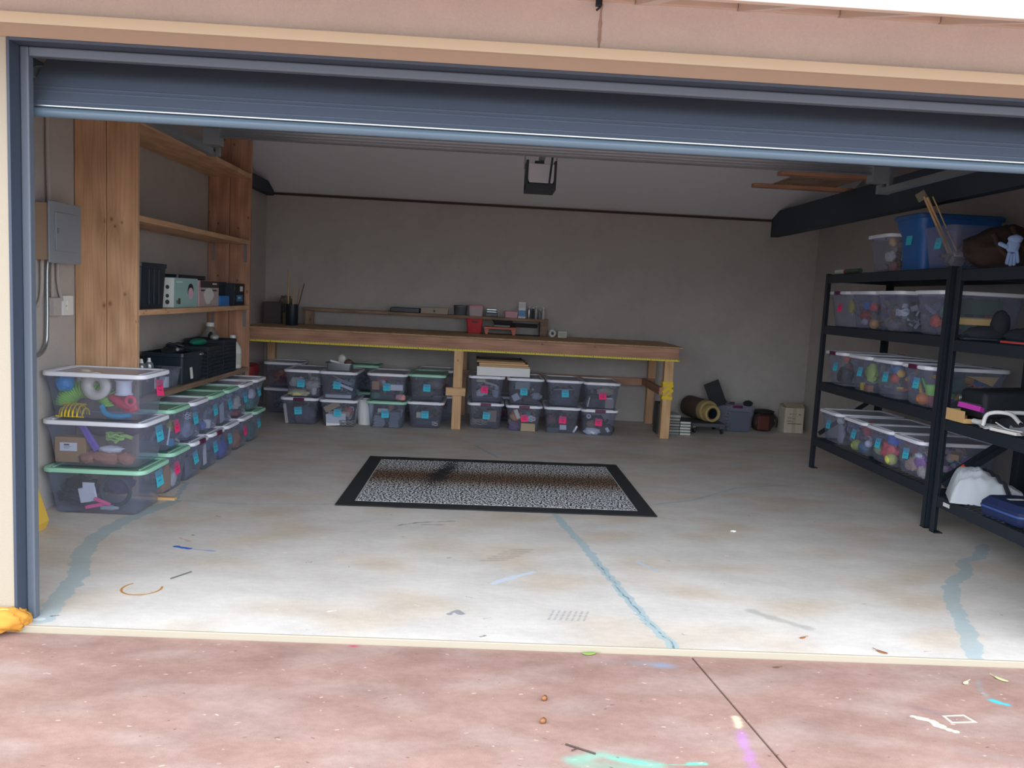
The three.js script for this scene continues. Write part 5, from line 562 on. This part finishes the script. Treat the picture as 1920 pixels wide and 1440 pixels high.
  { const w = thing('carton', 'white cardboard carton with open flaps by the back wall', 'carton', [3.61, 0, -9.24]); part(w, 'body', bx(-0.112, 0.112, 0, 0.295, -0.1, 0.1, 0.003), col('#c9c4b0', 0.8)); part(w, 'tape_strip', bx(-0.022, 0.022, 0.001, 0.294, 0.1, 0.1012, 0), col('#b8b096', 0.5)); for (const [a, b, y0, y1] of [[-0.055, -0.04, 0.216, 0.226], [0.05, 0.075, 0.213, 0.222], [-0.035, 0.03, 0.219, 0.222], [-0.08, 0.085, 0.104, 0.112], [-0.085, -0.01, 0.128, 0.133], [-0.085, -0.03, 0.142, 0.147], [-0.08, 0.01, 0.165, 0.169], [-0.08, -0.02, 0.18, 0.184]]) part(w, 'print', bx(a, b, y0, y1, 0.1012, 0.102, 0), col('#5c5a50', 0.8), 'dark printed marks'); for (const s of [-1, 1]) part(w, 'flap', bx(-0.11, 0.11, 0, 0.004, -0.05, 0.05, 0.001).rotateX(0.25 * s).translate(0, 0.315, s * 0.06), col('#c4b898', 0.8)); }
}
// ---------- on the near rack ----------
{
  const S = (n, l, c, g, m, x, y, z, ry = 0) => solo(n, l, c, g, m, [x, y, z], ry), Y1 = 1.727, Y2 = 1.279, Y3 = 0.763, Y4 = 0.257;
  { const t = thing('cloth_bag', 'dark brown crumpled cloth bag on top of the near rack', 'bag', [3.27, Y1, -5.02], 0.1); part(t, 'body', blob(0.3, 0.15, 0.2, 0.12, 1.6, 5, 11), col('#30231f', 0.9)); part(t, 'fold', merge([tube([[-0.22, 0.2, 0.1], [-0.2, 0.1, 0.16], [-0.14, 0.03, 0.2]], 0.016), tube([[-0.12, 0.25, 0.12], [-0.1, 0.14, 0.19], [-0.05, 0.05, 0.215]], 0.014)]), col('#3a2a25', 0.9)); }
  { const g = thing('work_glove', 'pale blue work glove lying against the brown bag on the near rack', 'glove', [3.12, Y1 + 0.005, -4.79], -0.35); const hand = [blob(0.036, 0.045, 0.02, 0.08, 2, 3).translate(0, 0.085, 0)]; [[-0.02, 0.05, -0.12], [-0.004, 0.042, -0.03], [0.012, 0.045, 0.05], [0.026, 0.06, 0.18]].forEach(([x, y, a]) => hand.push(new THREE.CapsuleGeometry(0.0115, 0.055, 4, 10).rotateZ(a).translate(x, y, 0.003))); hand.push(new THREE.CapsuleGeometry(0.013, 0.04, 4, 10).rotateZ(1.1).translate(-0.052, 0.125, 0.004)); part(g, 'hand', merge(hand), col('#8fa9d6', 0.8)); part(g, 'cuff', blob(0.04, 0.028, 0.022, 0.12, 2, 3).translate(0.008, 0.14, 0), col('#8fa9d6', 0.8)); }
  S('tennis_ball', 'olive green ball at the right end of the near rack top', 'ball', new THREE.SphereGeometry(0.06, 28, 20).translate(0, 0.06, 0), col('#7d8048', 0.9), 3.24, Y1 + 0.006, -4.72);
  { const p = thing('paper_packet', 'slim roll of labelled packets at far left of the rack top', 'packet', [3.06, 1.743, -6.85], 0.05); part(p, 'tube', rod([0, 0.02, -0.2], [0, 0.02, 0.2], 0.02, 16), col('#3f5a48')); part(p, 'wrapper', rod([0, 0.02, -0.21], [0, 0.02, -0.05], 0.0212, 16), col('#cfd6cf')); part(p, 'band', rod([0, 0.02, -0.05], [0, 0.02, 0.0], 0.0214, 16), col('#8a5048')); }
  const shoe = (l, x, z, ry) => { const b = thing('black_boot', l, 'boot', [x, Y2, z], ry, 'pair of black boots'); part(b, 'upper', merge([blob(0.05, 0.05, 0.13, 0.08, 1.5, 4), blob(0.045, 0.09, 0.055, 0.08, 1.5, 4).translate(0, 0.03, -0.07)]), M.blackCloth); part(b, 'sole', bx(-0.05, 0.05, 0, 0.018, -0.13, 0.14, 0.01), M.black); };
  shoe('black boot nearest the rack post on the second shelf of the near rack', 3.12, -4.95, -1.9); shoe('black boot farther right on the second shelf of the near rack', 3.27, -4.8, -1.7);
  S('grey_umbrella', 'folded grey umbrella on the second shelf of the near rack', 'umbrella', merge([rod([0, 0.1, -0.12], [0.1, 0.085, 0.3], 0.02, 12), rod([0.1, 0.085, 0.3], [0.13, 0.08, 0.42], 0.006)]), col('#7d8686'), 3.25, Y2 - 0.06 + 0.0, -4.6); S('coral_strap', 'coral red strap hanging along the second shelf edge of the near rack', 'strap', bx(-0.012, 0.012, 0, 0.012, -0.25, 0.25, 0.003), col('#d8504c'), 3.06, Y2, -4.45); S('dark_jacket', 'black folded jacket at the back of the near rack second shelf', 'jacket', blob(0.16, 0.07, 0.3, 0.2), M.blackCloth, 3.42, Y2, -4.6);
  { const t = thing('black_case', 'large black fabric case on the third shelf of the near rack', 'case', [3.33, Y3 + 0.05, -4.93], 0); part(t, 'shell', bx(-0.26, 0.26, 0, 0.17, -0.14, 0.12, 0.03).rotateZ(0.06), col('#1e242a', 0.7)); part(t, 'zip', tube([[-0.262, 0.07, -0.12], [-0.266, 0.07, 0.0], [-0.262, 0.07, 0.1]], 0.004), M.steel); part(t, 'foot', bx(-0.2, 0.2, -0.045, 0.0, -0.1, 0.1, 0.01), col('#1e242a', 0.7)); }
  S('cardboard_tray', 'open tan cardboard tray at the left end of the near rack third shelf', 'tray', merge([bx(-0.07, 0.07, 0, 0.004, -0.1, 0.1, 0.001), bx(-0.072, -0.068, 0, 0.075, -0.1, 0.1, 0.001), bx(-0.07, 0.07, 0, 0.07, -0.102, -0.098, 0.001), bx(-0.07, 0.07, 0, 0.03, 0.098, 0.102, 0.001)]), col('#d8b27a', 0.85), 3.06, Y3, -4.97); S('magenta_notebook', 'magenta spiral notebook leaning over the tan cardboard tray', 'notebook', extr([[-0.06, 0], [0.06, 0], [0.06, 0.03], [0.035, 0.02], [-0.06, 0.028]], 0.16, 0.002).rotateY(0.3).rotateZ(-0.25), M.magenta, 3.05, Y3 + 0.085, -4.98); S('white_plug', 'white plug in front of the tan cardboard tray', 'plug', rod([0, 0.018, -0.035], [0, 0.018, 0.035], 0.016, 16), M.white, 3.03, Y3 + 0.006, -4.8); S('chrome_clip', 'small chrome clip above the magenta notebook', 'clip', new THREE.TorusGeometry(0.018, 0.004, 8, 20).rotateY(0.8), M.steel, 3.03, Y3 + 0.15, -5.0);
  { const t = thing('strapped_bag', 'black bag with twisting white straps on the near rack third shelf', 'bag', [3.17, Y3, -4.5], 0.1); part(t, 'body', blob(0.14, 0.055, 0.2, 0.12, 1.8, 4, 21), M.blackCloth); part(t, 'strap', tube([[-0.16, 0.02, -0.2], [-0.15, 0.09, -0.18], [-0.1, 0.11, -0.08], [-0.13, 0.07, 0.06]], 0.012), M.white); part(t, 'strap', tube([[-0.02, 0.1, -0.2], [0.0, 0.115, -0.05], [-0.06, 0.1, 0.08], [-0.02, 0.12, 0.2]], 0.013), M.white); part(t, 'cord', tube([[-0.14, 0.05, -0.12], [-0.16, 0.03, 0.0], [-0.15, 0.03, 0.1]], 0.004), M.white); }
  S('grey_cuff', 'grey foam tube lying at the near end of the third shelf', 'tube', rod([0, 0.03, -0.14], [0.02, 0.03, 0.14], 0.03, 20), col('#7a7f84'), 3.06, Y3 + 0.004, -4.36); S('newspaper', 'crumpled newsprint under the black strapped bag', 'paper', blob(0.07, 0.014, 0.08, 0.4), col('#c8ccca', 0.9), 3.0 + 0.07, Y3, -4.68);
  { const m = thing('magazine', 'white magazine with blue print at the near edge of the third shelf', 'magazine', [3.07, Y3 + 0.003, -4.52], 0.15); part(m, 'pages', bx(-0.07, 0.07, 0, 0.018, -0.1, 0.1, 0.002), M.paper); part(m, 'cover', bx(-0.07, 0.07, 0.02, 0.022, -0.1, 0.1, 0.0005).rotateZ(-0.06), M.white); part(m, 'print', bx(-0.045, 0.005, 0.0225, 0.0235, -0.05, 0.05, 0).rotateZ(-0.06), col('#3a56a8')); }
  { const t = thing('canvas_tote', 'white canvas bag with black strap on the bottom shelf of the near rack', 'bag', [3.2, Y4, -4.9], -0.45);
    // slumped sack: full at the left, flat at the right, with soft folds
    const top = (x, z) => { const u = (x + 0.21) / 0.42, e = 1 - Math.pow(Math.abs(z) / (0.16 - 0.05 * u), 3), f = Math.pow(Math.sin(Math.min(1, Math.max(0, Math.min(u / 0.14, (1 - u) / 0.05))) * 1.57), 0.6); return Math.max(0.006, (0.215 * f * (u < 0.38 ? 0.9 + 0.1 * u / 0.38 : 1 - 0.62 * (u - 0.38) / 0.62)) * Math.sqrt(Math.max(0, e)) + 0.012 * (1 - 2 * Math.abs(n2(x * 8 + z * 6, z * 7 - x * 5))) * f); };
    const NU = 60, NV = 40, pos = [], idx = []; for (let v = 0; v <= NV; v++) for (let u = 0; u <= NU; u++) { const x = -0.21 + 0.42 * (0.5 - 0.5 * Math.cos(u / NU * Math.PI)), w = 0.16 - 0.05 * (x + 0.21) / 0.42, z = -w * Math.cos(v / NV * Math.PI); pos.push(x, top(x, z), z); }
    for (let v = 0; v < NV; v++) for (let u = 0; u < NU; u++) { const a = v * (NU + 1) + u; idx.push(a, a + NU + 1, a + 1, a + 1, a + NU + 1, a + NU + 2); }
    const g = new THREE.BufferGeometry(); g.setAttribute('position', new THREE.Float32BufferAttribute(pos, 3)); g.setIndex(idx); g.computeVertexNormals(); uvBox(g);
    part(t, 'body', g, std('#c6cdd4', 0.9, { side: THREE.DoubleSide, bumpMap: wallNoise, bumpScale: 0.003 }));
    part(t, 'strap', (() => { const P = []; for (let k = 0; k <= 14; k++) { const q = k / 14, x = -0.04 + 0.17 * q, z = -0.1 + 0.235 * q; P.push([x, top(x, z) + 0.004, z]); } const q = new THREE.ExtrudeGeometry(new THREE.Shape([[-0.003, -0.017], [0.003, -0.017], [0.003, 0.017], [-0.003, 0.017]].map((v) => new THREE.Vector2(...v))), { steps: 40, extrudePath: new THREE.CatmullRomCurve3(P.map((v) => new THREE.Vector3(...v))) }); return merge([q, tube(P, 0.012, 40, 8)]); })(), M.blackCloth); }
  { const t = thing('navy_pouch', 'navy zipped pouch with white letters lying on the bottom shelf', 'pouch', [3.16, Y4, -4.5], 0.1); part(t, 'body', loft([{ hx: 0.13, hz: 0.16, r: 0.04, y: 0 }, { hx: 0.145, hz: 0.175, r: 0.05, y: 0.03 }, { hx: 0.145, hz: 0.175, r: 0.05, y: 0.08 }, { hx: 0.12, hz: 0.15, r: 0.05, y: 0.115 }], true, true), col('#1f2d58', 0.6)); part(t, 'zip', loft([{ hx: 0.148, hz: 0.178, r: 0.05, y: 0.05 }, { hx: 0.149, hz: 0.179, r: 0.05, y: 0.056 }, { hx: 0.148, hz: 0.178, r: 0.05, y: 0.062 }], false, false), col('#3f5c9c', 0.5)); part(t, 'print', bx(-0.06, 0.04, 0.115, 0.1165, -0.05, -0.02, 0), M.paper, 'white lettering patch'); }
  S('folding_frame', 'grey folded metal legs on the bottom shelf behind the canvas bag', 'frame', merge([rod([0, 0.05, -0.3], [0.05, 0.05, 0.3], 0.011), rod([0.04, 0.08, -0.3], [0.09, 0.08, 0.3], 0.011), rod([0.02, 0.02, -0.28], [0.02, 0.02, 0.3], 0.011)]), M.galv, 3.45, Y4, -4.55); S('orange_tag', 'orange tag tied on the diagonal brace of the near rack', 'tag', bx(-0.016, 0.016, -0.028, 0.028, -0.004, 0.004, 0.003).rotateZ(-0.9), col('#e0452c'), 3.17, 0.43, -5.135);
  S('name_badge', 'small white sticker on the bottom beam of the near rack', 'sticker', bx(-0.001, 0.001, -0.012, 0.012, -0.035, 0.035, 0), M.white, 3.0025, 0.215, -4.98);
  // loose boards across the ceiling beam
  solo('loose_board', 'dark brown board lying on the ceiling beam, farther of two', 'board', board(2.42, 3.6, 2.5325, 2.567, -7.66, -7.57), M.firRed); solo('loose_board', 'dark brown board lying on the ceiling beam, nearer of two', 'board', board(2.4, 3.6, 2.5325, 2.567, -6.92, -6.82), M.firRed); solo('plywood_piece', 'plywood offcut lying across the two boards near the ceiling', 'plywood', bx(2.62, 3.2, 2.568, 2.582, -7.66, -6.85, 0.002), M.oldBoard);
}
// ---------- outside and on the floor ----------
{
  { const t = thing('yellow_gloves', 'crumpled yellow leather work gloves at the left foot of the opening', 'gloves', [-1.875, -0.02, -3.085], 0.3); const gs = [[-0.09, 0, 0.02, 0.1, 0.045, 0.05], [0.03, 0.01, -0.03, 0.09, 0.05, 0.05], [0.08, 0.0, -0.06, 0.05, 0.045, 0.045]].map(([x, y, z, a, b, c], i) => blob(a, b, c, 0.2, 2.4, 4, i * 7).translate(x, y, z)); part(t, 'glove', gs[0], std('#d8a040', 0.85)); part(t, 'glove', merge([gs[1], gs[2]]), std('#cc9038', 0.85)); for (const [x, z, a] of [[-0.15, 0.04, 0.3], [-0.13, 0.07, 0.6], [-0.1, 0.085, 0.9]]) part(t, 'finger', new THREE.CapsuleGeometry(0.018, 0.07, 5, 12).rotateZ(1.5).rotateY(a).translate(x, 0.02, z), std('#dcae48', 0.85)); part(t, 'stitching', tube([[-0.02, 0.085, 0.0], [0.03, 0.098, -0.02], [0.08, 0.085, -0.04]], 0.003), col('#f0d070')); }
  { const t = thing('yellow_sack', 'upright yellow sack with black print behind the left door jamb', 'sack', [-2.47, 0, -4.38]); part(t, 'bag', extr([[-0.1, 0], [0.08, 0], [0.09, 0.03], [0.03, 0.22], [-0.1, 0.26]], 0.12, 0.012).translate(0, 0.012, -0.06), std('#d8b24a', 0.7)); part(t, 'print', bx(0.0, 0.02, 0.14, 0.2, 0.072, 0.074, 0), M.black); part(t, 'print', bx(-0.02, 0.01, 0.06, 0.12, 0.072, 0.074, 0), M.black); }
  const leaf = (l, x, y, z, c, ry, s = 1, n = 'leaf') => { const g = new THREE.SphereGeometry(0.03 * s, 14, 8), p = g.attributes.position; for (let i = 0; i < p.count; i++) p.setXYZ(i, p.getX(i), p.getY(i) * 0.12 + 3.5 * p.getX(i) ** 2 / s, p.getZ(i) * 0.4); g.computeVertexNormals(); const m = solo(n, l, 'leaf', merge([g, rod([0.03 * s, 0.003, 0], [0.05 * s, 0.004, 0.004], 0.0015, 5)]), col(c), [x, y + 0.004 * s, z], ry); };
  leaf('green leaf lying against the pale slab edge near the centre', 0.48, -0.026, -3.13, '#7d9a4a', 0.2); leaf('rust brown leaf on the garage floor near the slab edge', 1.43, 0, -3.31, '#a0603a', 0.5, 0.6); leaf('dry brown leaf on the slab edge right of centre', 1.72, 0, -3.19, '#8a5a3a', 2.4, 0.8); leaf('pale green leaf on the driveway at the right', 2.13, -0.026, -3.03, '#b8bf8a', 2.2, 0.9); leaf('cream dry leaf on the driveway at the right', 1.96, -0.026, -2.99, '#e0d0a8', 0.7, 0.7); leaf('small dark leaf on the driveway right of the joint', 1.23, -0.026, -3.07, '#6a4a3a', 0.2, 0.5);
  const acorn = (l, x, z) => { const t = thing('acorn', l, 'acorn', [x, -0.026, z], 0.6); t.scale.setScalar(0.72); part(t, 'nut', new THREE.SphereGeometry(0.013, 16, 12).scale(1.25, 1, 1).translate(0, 0.013, 0), col('#8a5a34', 0.5)); part(t, 'cap', new THREE.SphereGeometry(0.0135, 16, 8, 0, 6.3, 0, 1.4).rotateZ(-1.4).translate(0.005, 0.0135, 0), col('#6a4630', 0.8)); };
  acorn('acorn on the driveway below the centre', 0.255, -2.585); acorn('second acorn, farther up the driveway', 0.27, -2.74);
  solo('twig', 'short dark twig on the driveway near the teal paint', 'twig', merge([rod([-0.05, 0.004, -0.02], [0.04, 0.004, 0.03], 0.003, 6), rod([-0.01, 0.004, 0], [-0.035, 0.006, 0.02], 0.002, 6)]), col('#4a3a34'), [0.37, -0.026, -2.435]);
  solo('wood_splinter', 'thin grey splinter of wood on the garage floor by the rust ring', 'splinter', bx(-0.06, 0.06, 0, 0.004, -0.0035, 0.0035, 0.001), col('#5c655c'), [-1.395, 0.0005, -3.775], 1.05);
  solo('paper_scrap', 'tiny white paper scrap on the floor right of the rug', 'paper', blob(0.018, 0.006, 0.012, 0.3), M.paper, [1.62, 0, -4.92]);
}
renderer.render(scene, camera);
